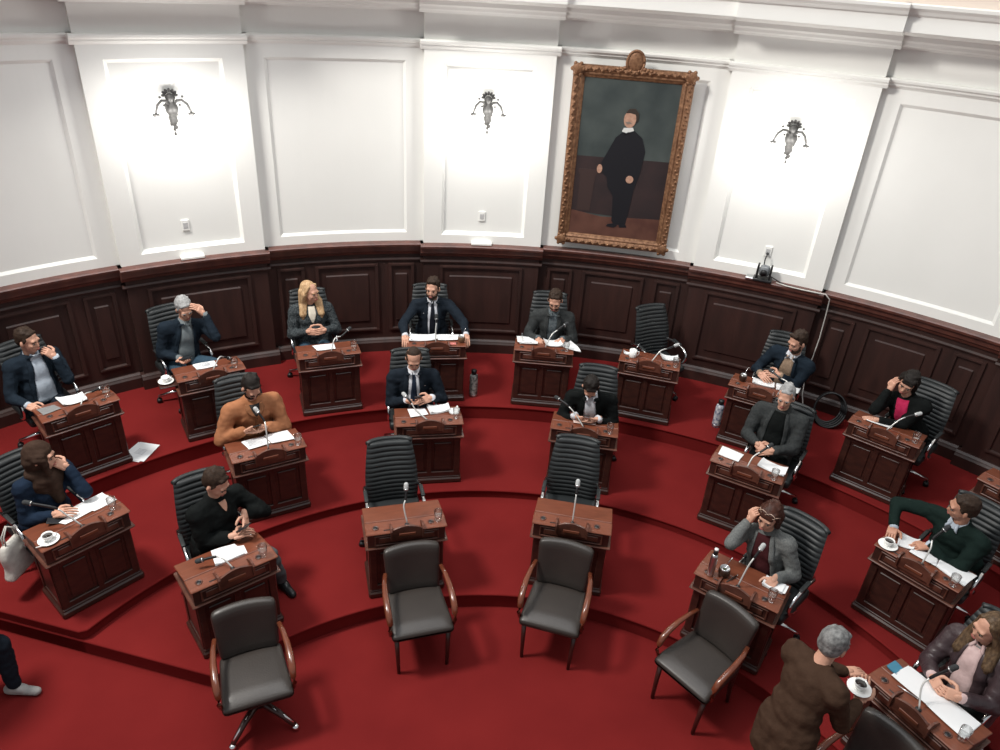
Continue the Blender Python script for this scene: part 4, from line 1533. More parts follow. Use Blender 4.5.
#PART3
# ------------------------------------------------------------------ spectacles and other worn things
j = PEOPLE['C4']['_j']
m = MB()
for s_ in (-1, 1):
    c = j['hp'](s_ * .034, -.062, .098)
    m.tube([c + j['H'] @ Vector((.027 * math.cos(a), -.004 * math.cos(a), .020 * math.sin(a) )) for a in [2 * pi * i / 12 for i in range(13)]], .0028, seg=5)
    m.tube([j['hp'](s_ * .061, -.058, .098), j['hp'](s_ * .084, .01, .05)], .0028, seg=5)
m.tube([j['hp'](-.008, -.064, .100), j['hp'](.008, -.064, .100)], .0028, seg=5)
j['S'](m)
m.build('spectacles', mat('clear_brown_acetate', (.45, .32, .25), .2, coat=.5), j['root'])
j = PEOPLE['B2']['_j']
m = MB()
for s_ in (-1, 1):
    c = j['hp'](s_ * .031, -.090, .004)
    m.tube([c + j['H'] @ Vector((.022 * math.cos(a), 0, .017 * math.sin(a))) for a in [2 * pi * i / 10 for i in range(11)]], .0022, seg=5)
    m.tube([j['hp'](s_ * .053, -.088, .006), j['hp'](s_ * .080, .0, .004)], .0022, seg=5)
j['S'](m)
m.build('spectacles', BLACKPLASTIC, j['root'])


# ------------------------------------------------------------------ microphones
def make_mic(n, pts, head='pale', shaft='dark', label=''):
    base = dloc(n, pts[0][0], pts[0][1], 0)
    a = drot(n)
    root = empty('gooseneck_microphone', (base.x, base.y, TIER[TNUM[n[0]]] + .728), a, label, 'microphone', 'gooseneck microphones on the desks')
    P = [Vector((p[0] - pts[0][0], p[1] - pts[0][1], p[2] - .728)) for p in pts]
    P[0] = Vector((0, 0, .012))
    # smooth curve through the points
    Q = []
    ext = [P[0] * 2 - P[1]] + P + [P[-1] * 2 - P[-2]]
    for i in range(1, len(ext) - 2):
        for t in [k / 6 for k in range(6)]:
            p0, p1, p2, p3 = ext[i - 1:i + 3]
            Q.append(.5 * ((2 * p1) + (p2 - p0) * t + (2 * p0 - 5 * p1 + 4 * p2 - p3) * t * t + (3 * p1 - p0 - 3 * p2 + p3) * t ** 3))
    Q.append(P[-1])
    k = int(len(Q) * .62)
    b = MB(); b.lathe([(.001, 0), (.017, 0), (.016, .008), (.009, .014), (.001, .015)]); b.build('socket', BLACKPLASTIC, root)
    b = MB(); b.tube(Q[:k + 1], .0062, seg=8); b.build('gooseneck', mat('satin_white_metal', (.62, .62, .60), .3, .4), root)
    b = MB(); b.tube(Q[k:], [.0085] + [.0105] * (len(Q) - k - 1), seg=8); sh = b.build('shaft', BLACKPLASTIC if shaft == 'dark' else GREYPLASTIC, root)
    d = (Q[-1] - Q[-3]).normalized()
    b = MB(); b.capsule(Q[-1] - d * .012, Q[-1] + d * .022, .019, .0185, seg=12, cap=4)
    b.build('windscreen', FOAM if head == 'pale' else DARKFOAM, root)
    b = MB(); b.tube([Q[-1] - d * .020, Q[-1] - d * .012], .0195, seg=12); b.build('ring', STEEL, sh)
    return root


MICS = {
    'A1': ([(.01, .04, .75), (.07, .10, .80), (.15, .15, .78), (.23, .20, .76)], 'dark'),
    'A2': ([(.02, .04, .78), (.10, .08, .84), (.16, .14, .80), (.21, .18, .755)], 'dark'),
    'A3': ([(.02, .04, .79), (.07, .10, .85), (.15, .15, .85), (.23, .20, .89)], 'dark'),
    'A4': ([(-.01, .04, .76), (-.01, .09, .86), (0, .13, .94), (0, .15, .98)], 'dark'),
    'A5': ([(.01, .04, .80), (.07, .10, .87), (.14, .15, .92), (.21, .20, .96)], 'dark'),
    'A6': ([(.02, .04, .79), (.09, .10, .85), (.16, .15, .87), (.24, .20, .90)], 'pale'),
    'A7': ([(.20, .06, .76), (.22, .10, .85), (.13, .15, .86), (.04, .20, .88)], 'dark'),
    'A8': ([(.01, .04, .79), (.07, .10, .85), (.12, .15, .89), (.19, .20, .93)], 'pale'),
    'B1': ([(-.01, .04, .78), (-.07, .10, .84), (-.12, .15, .91), (-.25, .24, .98)], 'dark'),
    'B2': ([(0, .04, .80), (.01, .10, .92), (.01, .15, .97), (-.03, .20, 1.05)], 'pale'),
    'B3': ([(-.02, .04, .78), (-.12, .10, .81), (-.17, .15, .88), (-.22, .20, .92)], 'pale'),
    'B4': ([(-.01, .04, .77), (-.10, .10, .83), (-.19, .15, .89), (-.29, .20, .92)], 'dark'),
    'B5': ([(0, .04, .76), (.02, .10, .82), (.07, .15, .87), (.12, .20, .92)], 'dark'),
    'B6': ([(.02, .04, .77), (.02, .10, .86), (0, .15, .92), (.04, .20, 1.02)], 'dark'),
    'C1': ([(0, .04, .76), (-.04, .10, .80), (-.08, .15, .80), (-.17, .20, .775)], 'dark'),
    'C2': ([(.01, .04, .77), (-.01, .09, .87), (.01, .13, .92), (.02, .17, 1.00)], 'pale'),
    'C3': ([(0, .04, .77), (0, .09, .90), (0, .13, .97), (0, .17, 1.03)], 'pale'),
    'C4': ([(0, .04, .77), (.02, .10, .90), (.04, .15, .97), (.06, .19, 1.04)], 'pale'),
    'C5': ([(.01, .04, .77), (-.05, .10, .85), (-.04, .15, .92), (.02, .20, 1.04)], 'dark'),
}
for n, (pts, hd) in MICS.items():
    who = WHO[n]
    make_mic(n, pts, hd, label=('pale-tipped' if hd == 'pale' else 'dark-tipped') + ' gooseneck microphone at the desk of ' + who)


# ------------------------------------------------------------------ glasses, cups, mates, flasks
def at(n, x, y, z=None):
    return dloc(n, x, y, (lid_z(y) if z is None else z) + .001)


def make_glass():
    root = empty('water_glass')
    b = MB()
    b.lathe([(.001, .0), (.027, .0), (.029, .01), (.034, .100), (.0325, .1005), (.032, .098)], seg=20, caps=False)
    b.build('tumbler', GLASS, root)
    b = MB()
    b.lathe([(.0285, .0535), (.001, .054)], seg=20, caps=False)
    b.build('water', WATER, root)
    return root


gl0 = make_glass()
GL = {'A1': (.25, .10), 'A2': (.23, .05), 'A3': (.26, .06), 'A5': (.24, .05), 'A6': (.27, .06), 'A8': (.26, .06), 'B1': (.24, .10), 'B2': (.26, .04), 'B3': (.26, .09),
      'B4': (.24, .04), 'B5': (.24, .02), 'B6': (.26, .02), 'C1': (.235, .05), 'C2': (.26, .06), 'C4': (.24, .07), 'C5': (.26, .10)}
first = True
for n, (x, y) in GL.items():
    o = gl0 if first else copy_tree(gl0)
    first = False
    o.location = at(n, x, y)
    tag(o, 'water glass on the desk of ' + WHO[n], 'glass', 'water glasses on the desks')


def make_cup(loc, label_c, label_s, white=True, coffee=True):
    s_ = MB()
    s_.lathe([(.001, .0), (.035, .0), (.040, .004), (.072, .014), (.074, .016), (.070, .017), (.038, .008), (.001, .007)], seg=24)
    so = s_.build('saucer', CERAMIC, None, loc)
    tag(so, label_s, 'saucer')
    root = empty('coffee_cup', (loc[0], loc[1], loc[2] + .008), 0.6, label_c, 'cup')
    c = MB()
    c.lathe([(.001, 0), (.020, 0), (.022, .004), (.034, .030), (.040, .052), (.0375, .052), (.032, .031), (.019, .006), (.001, .006)], seg=22)
    c.build('bowl', CERAMIC, root)
    c = MB()
    c.tube([(.034, 0, .044), (.052, 0, .044), (.058, 0, .032), (.050, 0, .018), (.029, 0, .016)], .0035, seg=6)
    c.build('handle', CERAMIC, root)
    if coffee:
        c = MB(); c.lathe([(.001, .038), (.0345, .038), (.0355, .0405), (.001, .0405)], seg=18); c.build('coffee', COFFEE, root)
    return root


make_cup(dloc('A2', -.395, .23, .608), 'white coffee cup on the pull-out board beside the grey-haired man', 'white saucer on the pull-out board under a cup', coffee=False)
make_cup(at('B1', -.235, .07), 'white coffee cup in front of the woman in the headscarf', 'white saucer under the cup before the woman in the headscarf')
make_cup(at('B6', -.245, .05), 'white coffee cup by the hand of the man in green sweater', 'white saucer by the hand of the man in green sweater')
make_cup((2.325, 3.055, 1.075), 'white cup of coffee carried by the standing attendant', 'white saucer held in the hand of the attendant')


def make_mate(loc, lab, size=1.0, rim=True, lean=.5, body=None):
    root = empty('mate_gourd', loc, 0, lab, 'cup')
    root.scale = (size,) * 3
    b = MB(); b.lathe([(.001, 0), (.024, 0), (.030, .008), (.040, .035), (.039, .055), (.032, .072), (.029, .074), (.030, .06), (.001, .058)], seg=20)
    b.build('gourd', body or mat('dark_gourd', (.03, .014, .008), .35, coat=.3), root)
    b = MB(); b.lathe([(.030, .064), (.034, .066), (.0335, .076), (.029, .077), (.029, .066)], seg=20); b.build('metal_rim', STEEL, root)
    b = MB(); b.lathe([(.001, .060), (.029, .062), (.001, .068)], seg=14); b.build('herb_leaves', mat('yerba', (.06, .07, .02), .9), root)
    b = MB(); b.tube([(.005, 0, .06), (.015, .01, .10), (.022 + .01 * lean, .015, .135), (.030 + .02 * lean, .02, .150)], .0032, seg=6); b.build('metal_straw', CHROME, root)
    return root


make_mate(at('A4', .27, .08), 'round mate gourd with metal straw beside the dark-bearded man', body=mat('tan_gourd', (.16, .09, .05), .4))
make_mate(at('A7', -.21, .14), 'dark mate gourd with metal straw before the beige-sweater man')
make_mate(at('C4', -.13, .09), 'dark mate gourd with wide metal rim before the grey-blazer woman', 1.12)


def make_thermos(loc, lab, body, cap, h=.26, r=.036, rz=0):
    root = empty('thermos_flask', loc, rz, lab, 'flask')
    b = MB(); b.lathe([(.001, 0), (r, 0), (r * 1.03, .01), (r * 1.03, h * .72), (r * .95, h * .78), (r * .62, h * .84), (.001, h * .84)], seg=20); b.build('flask_body', body, root)
    b = MB(); b.lathe([(.001, h * .84), (r * .66, h * .84), (r * .68, h * .98), (r * .45, h), (.001, h)], seg=18); b.build('cap', cap, root)
    b = MB(); b.lathe([(r * 1.0, .012), (r * 1.06, .014), (r * 1.06, .03), (r * 1.0, .032)], seg=20); b.build('base_ring', STEEL, root)
    return root


DOT = mat('dark_patterned_enamel', (.02, .02, .022), .35, col2=(.45, .45, .42), scale=28)
BLU = mat('blue_white_patterned_enamel', (.03, .06, .16), .35, col2=(.7, .7, .7), scale=26)
t = make_thermos(at('C4', -.215, .04), 'tall steel thermos flask with black and white cap on a desk', STEEL, BLACKPLASTIC, .25, .026)
b = MB(); b.lathe([(.001, .25), (.015, .25), (.015, .262), (.001, .264)], seg=14); b.build('pour_button', CERAMIC, t)
t = make_thermos(dloc('A4', .43, .13, 0), 'dark patterned thermos standing on the carpet beside the back-centre desk', DOT, BLACKPLASTIC, .34, .045)
t = make_thermos(dloc('A7', -.38, .30, 0), 'blue and white patterned thermos on the carpet beside a back desk', BLU, BLACKPLASTIC, .34, .045)
b = MB()
root = empty('small_bottle', tuple(at('A5', -.25, .20)), 0, 'small white plastic bottle at the end of the open pages', 'bottle')
b.lathe([(.001, 0), (.018, 0), (.019, .05), (.009, .068), (.009, .074), (.001, .074)], seg=14); b.build('bottle_body', CERAMIC, root)
b = MB(); b.lathe([(.001, .074), (.007, .074), (.005, .11), (.001, .112)], seg=12); b.build('nozzle', GREYPLASTIC, root)
root = empty('white_mug', tuple(at('A6', -.19, .11)), 0, 'white mug with a spoon on the desk before the turned empty chair', 'mug')
b = MB(); b.lathe([(.001, 0), (.034, 0), (.038, .01), (.040, .085), (.037, .085), (.034, .012), (.001, .01)], seg=20); b.build('bowl', CERAMIC, root)
b = MB(); b.tube([(.038, 0, .07), (.062, 0, .066), (.064, 0, .03), (.038, 0, .022)], .005, seg=6); b.build('handle', CERAMIC, root)
b = MB(); b.tube([(-.01, 0, .02), (.03, .015, .10), (.055, .02, .150)], .0035, seg=6); b.build('spoon', STEEL, root)


# ------------------------------------------------------------------ papers and small desk things
def sheet(n, c4, lab, name='paper_sheets', stack=3, lift=.0, cat='papers', group=None, m=PAPER, curl=.0, zoff=.004, text=True, z=None):
    """a few loose sheets; corners (x, y) back-left, back-right, front-right, front-left"""
    cx = sum(p[0] for p in c4) / 4; cy = sum(p[1] for p in c4) / 4
    base = dloc(n, cx, cy, (lid_z(cy) if z is None else z))
    root = empty(name, base, drot(n), lab, cat, group)
    zb = lid_z(cy) if z is None else z

    def zz(y):
        return 0 if z is not None else lid_z(y) - zb
    for k in range(stack):
        b = MB()
        jx, jy = random.uniform(-.006, .006) * k, random.uniform(-.006, .006) * k
        NN = 7
        vs = []
        th = .0022
        for lay in (0, 1):
            for i in range(NN + 1):
                for j_ in range(NN + 1):
                    u, v = i / NN, j_ / NN
                    p = [(c4[0][q] * (1 - u) + c4[1][q] * u) * (1 - v) + (c4[3][q] * (1 - u) + c4[2][q] * u) * v for q in (0, 1)]
                    h = zz(p[1]) + zoff + k * .0032 + lift * (1 - v) + curl * abs(2 * u - 1) ** 3 * (k + 1) / stack + (.002 * math.sin(5 * u + 3 * v) + .002) * (1 if stack > 1 else .5) + lay * th
                    vs.append((p[0] - cx + jx, p[1] - cy + jy, h))
        K = NN + 1
        fs = []
        M = K * K
        for i in range(NN):
            for j_ in range(NN):
                a = i * K + j_
                fs.append((M + a, M + a + 1, M + a + K + 1, M + a + K)); fs.append((a, a + K, a + K + 1, a + 1))
        for i in range(NN):
            fs += [(i * K, M + i * K, M + (i + 1) * K, (i + 1) * K), (i * K + NN, (i + 1) * K + NN, M + (i + 1) * K + NN, M + i * K + NN), (i, i + 1, M + i + 1, M + i), (NN * K + i, M + NN * K + i, M + NN * K + i + 1, NN * K + i + 1)]
        b.add(vs, fs)
        b.build('sheet', m, root)
    return root


g_ = 'loose papers on the desks'
sheet('A1', [(-.10, .42), (.11, .38), (.09, .12), (-.10, .15)], 'crumpled white papers before the navy-blazer man', curl=.02, group=g_)
sheet('A1', [(-.29, .30), (-.15, .29), (-.13, .12), (-.28, .10)], 'grey folder lying left of the white papers on its desk', 'folder', 1, cat='folder', m=mat('grey_folder', (.20, .20, .20), .6))
sheet('A2', [(-.12, .35), (.08, .35), (.07, .14), (-.11, .15)], 'printed papers before the grey-haired man holding his forehead', group=g_)
sheet('A3', [(-.14, .30), (.08, .32), (.07, .11), (-.11, .11)], 'white papers before the blonde woman', group=g_)
sheet('A4', [(-.29, .34), (.0, .34), (.0, .11), (-.29, .10)], 'wide white papers under the right hand of the dark-bearded man', group=g_, curl=.015)
sheet('A4', [(.01, .34), (.29, .34), (.27, .12), (.02, .12)], 'white papers near the mate gourd of the dark-bearded man', group=g_)
sheet('A4', [(.14, .06), (.21, .06), (.21, .01), (.14, .01)], 'small pinkish packet beside a mate gourd', 'packet', 1, cat='packet', m=mat('pink_card', (.5, .16, .14), .6))
sheet('A5', [(-.29, .37), (-.10, .38), (-.09, .13), (-.27, .12)], 'thick white pad beside a small white bottle', group=g_, stack=6)
sheet('A5', [(-.01, .33), (.17, .38), (.21, .12), (.02, .11)], 'open page spread under the hands of the dark-jacketed man', group=g_, curl=.03)
sheet('A5', [(.17, .38), (.29, .42), (.40, .03), (.21, .11)], 'white page hanging over the corner of a back desk', group=g_, curl=.01, stack=2)
sheet('A6', [(.09, .36), (.29, .38), (.30, .22), (.13, .17)], 'folded white papers before the turned empty chair', group=g_, curl=.03)
sheet('A6', [(-.30, .22), (-.20, .22), (-.20, .14), (-.29, .13)], 'crumpled white napkin beside a mug', 'napkin', 2, cat='napkin', curl=.02)
sheet('A7', [(-.13, .34), (.08, .36), (.10, .15), (-.11, .15)], 'white papers before the beige-sweater man', group=g_, curl=.01)
sheet('A7', [(.10, .38), (.33, .40), (.33, .20), (.13, .15)], 'white papers at the right end of the beige-sweater man', group=g_)
sheet('A8', [(-.20, .24), (.03, .26), (.03, .13), (-.18, .12)], 'narrow white papers before the woman in bright pink', group=g_)
sheet('A9', [(-.1, .38), (.12, .38), (.12, .2), (-.1, .2)], 'white papers on the desk cut by the frame edge', group=g_)
sheet('B1', [(-.14, .37), (.08, .40), (.13, .19), (-.08, .17)], 'large white pages in front of the headscarf woman', group=g_, stack=2)
sheet('B1', [(.08, .40), (.29, .42), (.31, .19), (.13, .17)], 'white pages beside the water glass of the headscarf woman', group=g_, stack=2)
sheet('B2', [(-.18, .33), (.01, .34), (.03, .14), (-.15, .12)], 'printed white sheets before the mustard-jacket man', group=g_)
sheet('B2', [(.03, .36), (.24, .36), (.25, .12), (.05, .14)], 'plain white sheets right of the printed ones by the mustard jacket', group=g_)
sheet('B3', [(-.19, .34), (-.02, .35), (.0, .17), (-.17, .12)], 'white papers under the microphone of the close-cropped man', group=g_)
sheet('B3', [(-.0, .38), (.21, .40), (.21, .23), (.02, .16)], 'thick white papers right of the microphone of the close-cropped man', group=g_, curl=.02, stack=4)
sheet('B3', [(.19, .30), (.30, .31), (.30, .16), (.20, .15)], 'crumpled wrapper beside a glass on the middle desk', 'wrapper', 2, cat='wrapper', curl=.03)
sheet('B4', [(-.13, .23), (.10, .24), (.10, .13), (-.11, .12)], 'pinkish paper under the hands of the black-haired man', group=g_, stack=2, m=mat('pinkish_paper', (.66, .52, .48), .7))
sheet('B5', [(-.29, .33), (-.08, .29), (-.09, .09), (-.28, .11)], 'white sheet left of the folded hands of the grey-haired man', group=g_, stack=2)
sheet('B5', [(.08, .32), (.31, .28), (.31, .09), (.07, .13)], 'crumpled white papers under a glass by the grey-haired man', group=g_, curl=.02)
sheet('B6', [(-.27, .36), (-.13, .40), (-.10, .16), (-.20, .11)], 'white paper beside the cup of the green-sweater man', group=g_, stack=2, curl=.012)
sheet('B6', [(-.10, .24), (.06, .30), (.10, .12), (-.10, .12)], 'white papers under the arm of the green-sweater man', group=g_, stack=3)
sheet('B6', [(.07, .33), (.33, .34), (.32, .07), (.10, .12)], 'white pages under a glass by the green-sweater man', group=g_, stack=3)
sheet('C1', [(-.05, .36), (.12, .33), (.13, .14), (-.09, .14)], 'white papers before the woman in loose black top', group=g_, stack=3)
sheet('C1', [(.08, .31), (.17, .27), (.15, .14), (.05, .14)], 'second white sheet askew under the first by the woman in black', group=g_, stack=1, zoff=.002)
sheet('C4', [(.14, .34), (.29, .33), (.29, .19), (.14, .19)], 'folded white booklet by the elbow of the grey-blazer woman', 'booklet', 5, cat='booklet', curl=.008)
sheet('C5', [(-.24, .36), (.02, .37), (.03, .13), (-.23, .13)], 'large white sheets before the pink-blouse woman', group=g_, stack=3)
sheet('C5', [(.0, .36), (.25, .37), (.27, .11), (.02, .13)], 'white sheets beside the glass of the pink-blouse woman', group=g_, stack=3)
sheet('C5', [(-.31, .29), (-.24, .28), (-.23, .16), (-.30, .17)], 'small blue notebook on a desk by the attendant', 'notebook', 3, cat='notebook', m=mat('blue_cover', (.05, .20, .30), .5))
# printed lines on the two sheets that show text
for n, x0, x1, y0, y1 in (('B2', -.15, .0, .17, .31), ('A2', -.08, .04, .18, .31)):
    b = MB()
    for k in range(7):
        y = y0 + (y1 - y0) * k / 6
        b.box(tuple(((x0 + x1) / 2, y, lid_z(y) + .0205)), ((x1 - x0) * random.uniform(.7, 1), .006, .0008))
    o = b.build('printed_lines', PRINT, None)
    o.location = dloc(n, 0, 0, 0); o.rotation_euler = (0, 0, drot(n))
    par = [q for q in sc.objects if q.parent is None and q.get('label', '').startswith('printed white sheets' if n == 'B2' else 'printed papers before')][0]
    bpy.context.view_layer.update()
    mw = o.matrix_world.copy()
    o.parent = par
    o.matrix_parent_inverse = par.matrix_world.inverted()
    o['kind'] = 'stuff'

# the sheet on the carpet
b = MB()
root = empty('paper_sheets', (-3.47, 5.78, TIER[3] + .002), R_(-12), 'white printed sheets lying on the carpet beside a back desk', 'papers', g_)
b.box((0, 0, .003), (.21, .28, .003)); b.build('sheet', PAPER, root)
b = MB(); b.box((.03, .01, .007), (.21, .28, .003), rot=Matrix.Rotation(.08, 3, 'Z')); b.build('sheet', PAPER, root)
b = MB()
for k in range(5): b.box((.0 + .02, -.03 + k * .018, .0092), (.09, .006, .0008))
b.build('printed_lines', PRINT, root)['kind'] = 'stuff'


# phones and pens
def phone(n, p, rot, lab, parent=None):
    a = dloc(n, *p)
    root = empty('mobile_phone', a, 0, lab, 'phone')
    root.rotation_euler = (R_(rot[0]), R_(rot[1]), drot(n) + R_(rot[2]))
    b = MB(); b.rbox((.070, .145, .009), .004, seg=2); b.build('phone_case', BLACKPLASTIC, root)
    b = MB(); b.box((0, 0, .0049), (.062, .135, .0006)); b.build('screen', mat('dark_screen', (.012, .014, .018), .45), root)


phone('B2', (-.035, .34, .80), (-35, 0, 8), 'black mobile phone held by the mustard-jacket man')
phone('B3', (-.085, .37, .79), (-35, 0, 0), 'black mobile phone held by the close-cropped man in tie')
phone('B4', (.005, .15, .80), (-35, 0, 0), 'black mobile phone held by the bent black-haired man')
phone('C1', (.20, .33, .80), (-40, 0, 30), 'black mobile phone held by the woman in loose black top')
phone('A2', (-.16, .45, .71), (-20, 0, 40), 'black mobile phone in the lap hand of the grey-haired man')
phone('B1', (-.10, .27, .700), (13, 0, 60), 'black mobile phone on the desk before the headscarf woman')


def pen(n, p, ang, lab, m=CERAMIC, L=.14):
    a = at(n, *p)
    root = empty('pen', a + Vector((0, 0, .012)), drot(n) + R_(ang), lab, 'pen')
    b = MB(); b.tube([(-L / 2, 0, 0), (L / 2 - .02, 0, 0)], .0045, seg=6); b.build('barrel', m, root)
    b = MB(); b.tube([(L / 2 - .02, 0, 0), (L / 2, 0, 0)], [.0045, .001], seg=6); b.build('tip', STEEL, root)


pen('B1', (-.285, .03), -20, 'white pen at the edge of the desk with headscarf woman', L=.10)
pen('C5', (-.10, .10), 12, 'steel pen on the ledge before the pink-blouse woman', STEEL)
pen('A7', (.02, .22), 60, 'white pen on the papers of the beige-sweater man', CERAMIC)
pen('C4', (-.06, .10), 70, 'dark pen leaning by the mate gourd', BLACKPLASTIC)

# white cloth bag hanging at the side of the headscarf woman's chair
def bagdef(q):
    v = (q.z + .16) / .32
    return (q.x * (1 - .18 * v + .08 * math.sin(7 * q.z * 4)), q.y * (1.15 - .5 * v), q.z)
root = empty('tote_bag', dloc('B1', -.38, .52, .20), drot('B1') + R_(35), 'white cloth tote bag hanging from the chair of the headscarf woman', 'bag')
b = MB(); b.rbox((.27, .09, .32), .035, c=(0, 0, .17), seg=6, deform=bagdef); b.build('bag_body', cloth('off_white_canvas', (.50, .48, .44), bs=16), root)
for s_ in (-1, 1):
    b = MB(); b.tube([(-.07, s_ * .012, .31), (-.06, s_ * .01, .40), (0, s_ * .005, .46), (.06, s_ * .01, .40), (.07, s_ * .012, .31)], .008, seg=6, flat=.5); b.build('strap', cloth('off_white_canvas', (.50, .48, .44)), root)


# ------------------------------------------------------------------ wall things
def wall_root(name, deg, r, z, lab, cat, group=None):
    p = polar(r, deg, z)
    return empty(name, p, R_(deg), lab, cat, group)


for i, (deg, where) in enumerate(((30.85, 'on the left lit pilaster'), (4.3, 'on the middle lit pilaster'), (-22.2, 'on the lit pilaster beside the portrait'))):
    z0 = 3.36
    root = wall_root('wall_sconce', deg, RW - DP + .04, z0, 'grey bronze wall sconce with two curved arms ' + where, 'sconce', 'sconces on the pilasters')
    b = MB()
    b.lathe([(.001, -.26), (.010, -.255), (.012, -.235), (.004, -.22), (.016, -.20), (.006, -.175), (.026, -.15), (.040, -.11), (.034, -.07), (.054, -.04), (.062, .0), (.052, .03), (.030, .05), (.040, .075), (.048, .10), (.026, .13), (.001, .135)], (0, -.045, 0), seg=12)
    b.build('sconce_body', BRONZE, root)
    b = MB()
    for k in range(7):
        a = pi * k / 6
        b.ell((.055 * math.cos(a), -.03, .115 + .045 * math.sin(a)), (.014, .010, .022), rot=Matrix.Rotation(-(a - pi / 2), 3, 'Y'), seg=8, ring=5)
    for k in range(8):
        s_ = 1 if k % 2 else -1
        zz = .03 - .03 * k
        b.ell((s_ * (.048 - .004 * k), -.045, zz), (.014, .012, .018), seg=7, ring=5)
    b.build('leaf_ornament', BRONZE, root)
    for s_ in (-1, 1):
        b = MB()
        b.tube([(s_ * .02, -.06, .03), (s_ * .05, -.09, .075), (s_ * .09, -.12, .085), (s_ * .13, -.14, .05), (s_ * .15, -.15, .0), (s_ * .158, -.15, -.03)], [.014, .013, .012, .012, .011, .011], seg=8)
        b.ell((s_ * .10, -.12, .115), (.012, .01, .012), seg=8, ring=5)
        b.ell((s_ * .07, -.10, .035), (.012, .01, .012), seg=8, ring=5)
        arm = b.build('sconce_arm', BRONZE, root)
        b = MB()
        b.lathe([(.001, .0), (.030, -.004), (.036, -.016), (.024, -.024), (.012, -.040), (.001, -.042)], (s_ * .158, -.15, -.026), seg=12)
        b.build('cup', BRONZE, arm)
        b = MB()
        b.ell((s_ * .158, -.15, -.072), (.016, .016, .022), seg=10, ring=7)
        b.build('bulb', BULB, arm)
        l = bpy.data.lights.new('sconce_light', 'POINT')
        l.energy = 11.5
        l.color = (1.0, .985, .95)
        l.shadow_soft_size = .06
        lo = bpy.data.objects.new('sconce_light', l)
        sc.collection.objects.link(lo)
        lo.parent = root
        lo.location = (s_ * .158, -.30, -.10)

for deg, z, where in ((31.2, 2.18, 'under the left sconce'), (4.4, 2.16, 'under the middle sconce'), (-22.6, 2.14, 'with a black plug above the camera')):
    root = wall_root('wall_outlet', deg, RW - DP + .045, z, 'white wall outlet ' + where, 'outlet', 'outlets on the pilasters')
    b = MB(); b.box((0, -.008, 0), (.075, .016, .115), ch=.004); b.build('cover_plate', PLASTER, root)
    b = MB(); b.box((0, -.0175, 0), (.045, .004, .06), ch=.0015); b.build('socket', mat('outlet_grey', (.45, .45, .45), .5), root)
    if deg < 0:
        b = MB(); b.tube([(0, -.018, -.02), (0, -.045, -.02)], .014, seg=10); b.build('plug', BLACKPLASTIC, root)
for deg, where in ((31.1, 'on the rail under the left sconce'), (4.35, 'on the rail under the middle sconce')):
    root = wall_root('junction_box', deg, RW - DP - .02, ZR + .001, 'flat white box ' + where, 'box', 'flat boxes on the wooden rail')
    b = MB(); b.box((0, -.01, .018), (.24, .10, .034), ch=.008); b.build('box_cover', PLASTER, root)
    b = MB(); b.box((0, -.01, .037), (.20, .07, .005), ch=.002); b.build('lid', PLASTER, root)

root = wall_root('security_camera', -22.75, RW - DP - .06, ZR + .001, 'black pan-tilt video camera standing on the wooden rail', 'camera')
b = MB(); b.rbox((.17, .11, .03), .012, c=(0, -.02, .016), seg=2); b.build('base', BLACKPLASTIC, root)
for s_ in (-1, 1):
    b = MB(); b.rbox((.018, .075, .13), .008, c=(s_ * .058, -.03, .095), seg=2); b.build('yoke', BLACKPLASTIC, root)
b = MB(); b.rbox((.092, .09, .10), .03, c=(0, -.035, .105), seg=3); h_ = b.build('camera_head', GREYPLASTIC, root)
b = MB(); b.tube([(0, -.078, .10), (0, -.098, .092)], [.032, .030], seg=14); b.build('lens', BLACKPLASTIC, h_)
root.scale = (1.2, 1.2, 1.2)
b = MB(); b.box((-.10, -.02, .012), (.10, .09, .022), ch=.004); b.build('bracket', STEEL, root)
# cables
b = MB()
cp = [(-22.62, 6.86, 2.13), (-22.55, 6.83, 2.07), (-22.6, 6.80, 1.99), (-23.4, 6.79, 1.91), (-24.6, 6.78, 1.858), (-25.8, 6.77, 1.85), (-27.0, 6.77, 1.852), (-27.9, 6.77, 1.856)]
b.tube([polar(r, a, z) for a, r, z in cp], .007, seg=6)
o = b.build('power_cable', BLACKPLASTIC); tag(o, 'thin black cable drooping from the outlet to the rail by the camera', 'cable')
b = MB()
cp = [(-24.0, 6.79, 1.856), (-25.0, 6.765, 1.85), (-26.5, 6.755, 1.852), (-27.7, 6.755, 1.856), (-28.4, 6.76, 1.86), (-28.85, 6.80, 1.80), (-28.9, 6.86, 1.6), (-28.95, 6.88, 1.3), (-28.85, 6.88, 1.0), (-28.7, 6.84, .85), (-29.0, 6.78, .62), (-29.6, 6.68, .45), (-30.6, 6.60, .435)]
b.tube([polar(r, a, z) for a, r, z in cp], .007, seg=6)
o = b.build('white_cable', mat('white_cable_plastic', (.55, .53, .5), .5)); tag(o, 'pale cable running along the rail and down the corner of the panelling', 'cable')
# coil of black cable leaning on the panelling
root = empty('cable_coil', polar(6.62, -31.6, TIER[3]), R_(-31.4), 'coil of thick black cable leaning on the panelling behind a chair', 'cable')
for k in range(4):
    b = MB()
    rr = .135 + .010 * k
    b.tube([(rr * math.cos(a) + .01 * k, .10 + .11 * math.sin(a) - .02 * k, .170 + rr * math.sin(a)) for a in [2 * pi * i / 24 for i in range(25)]], .013, seg=6)
    b.build('cable_loop', BLACKPLASTIC, root)

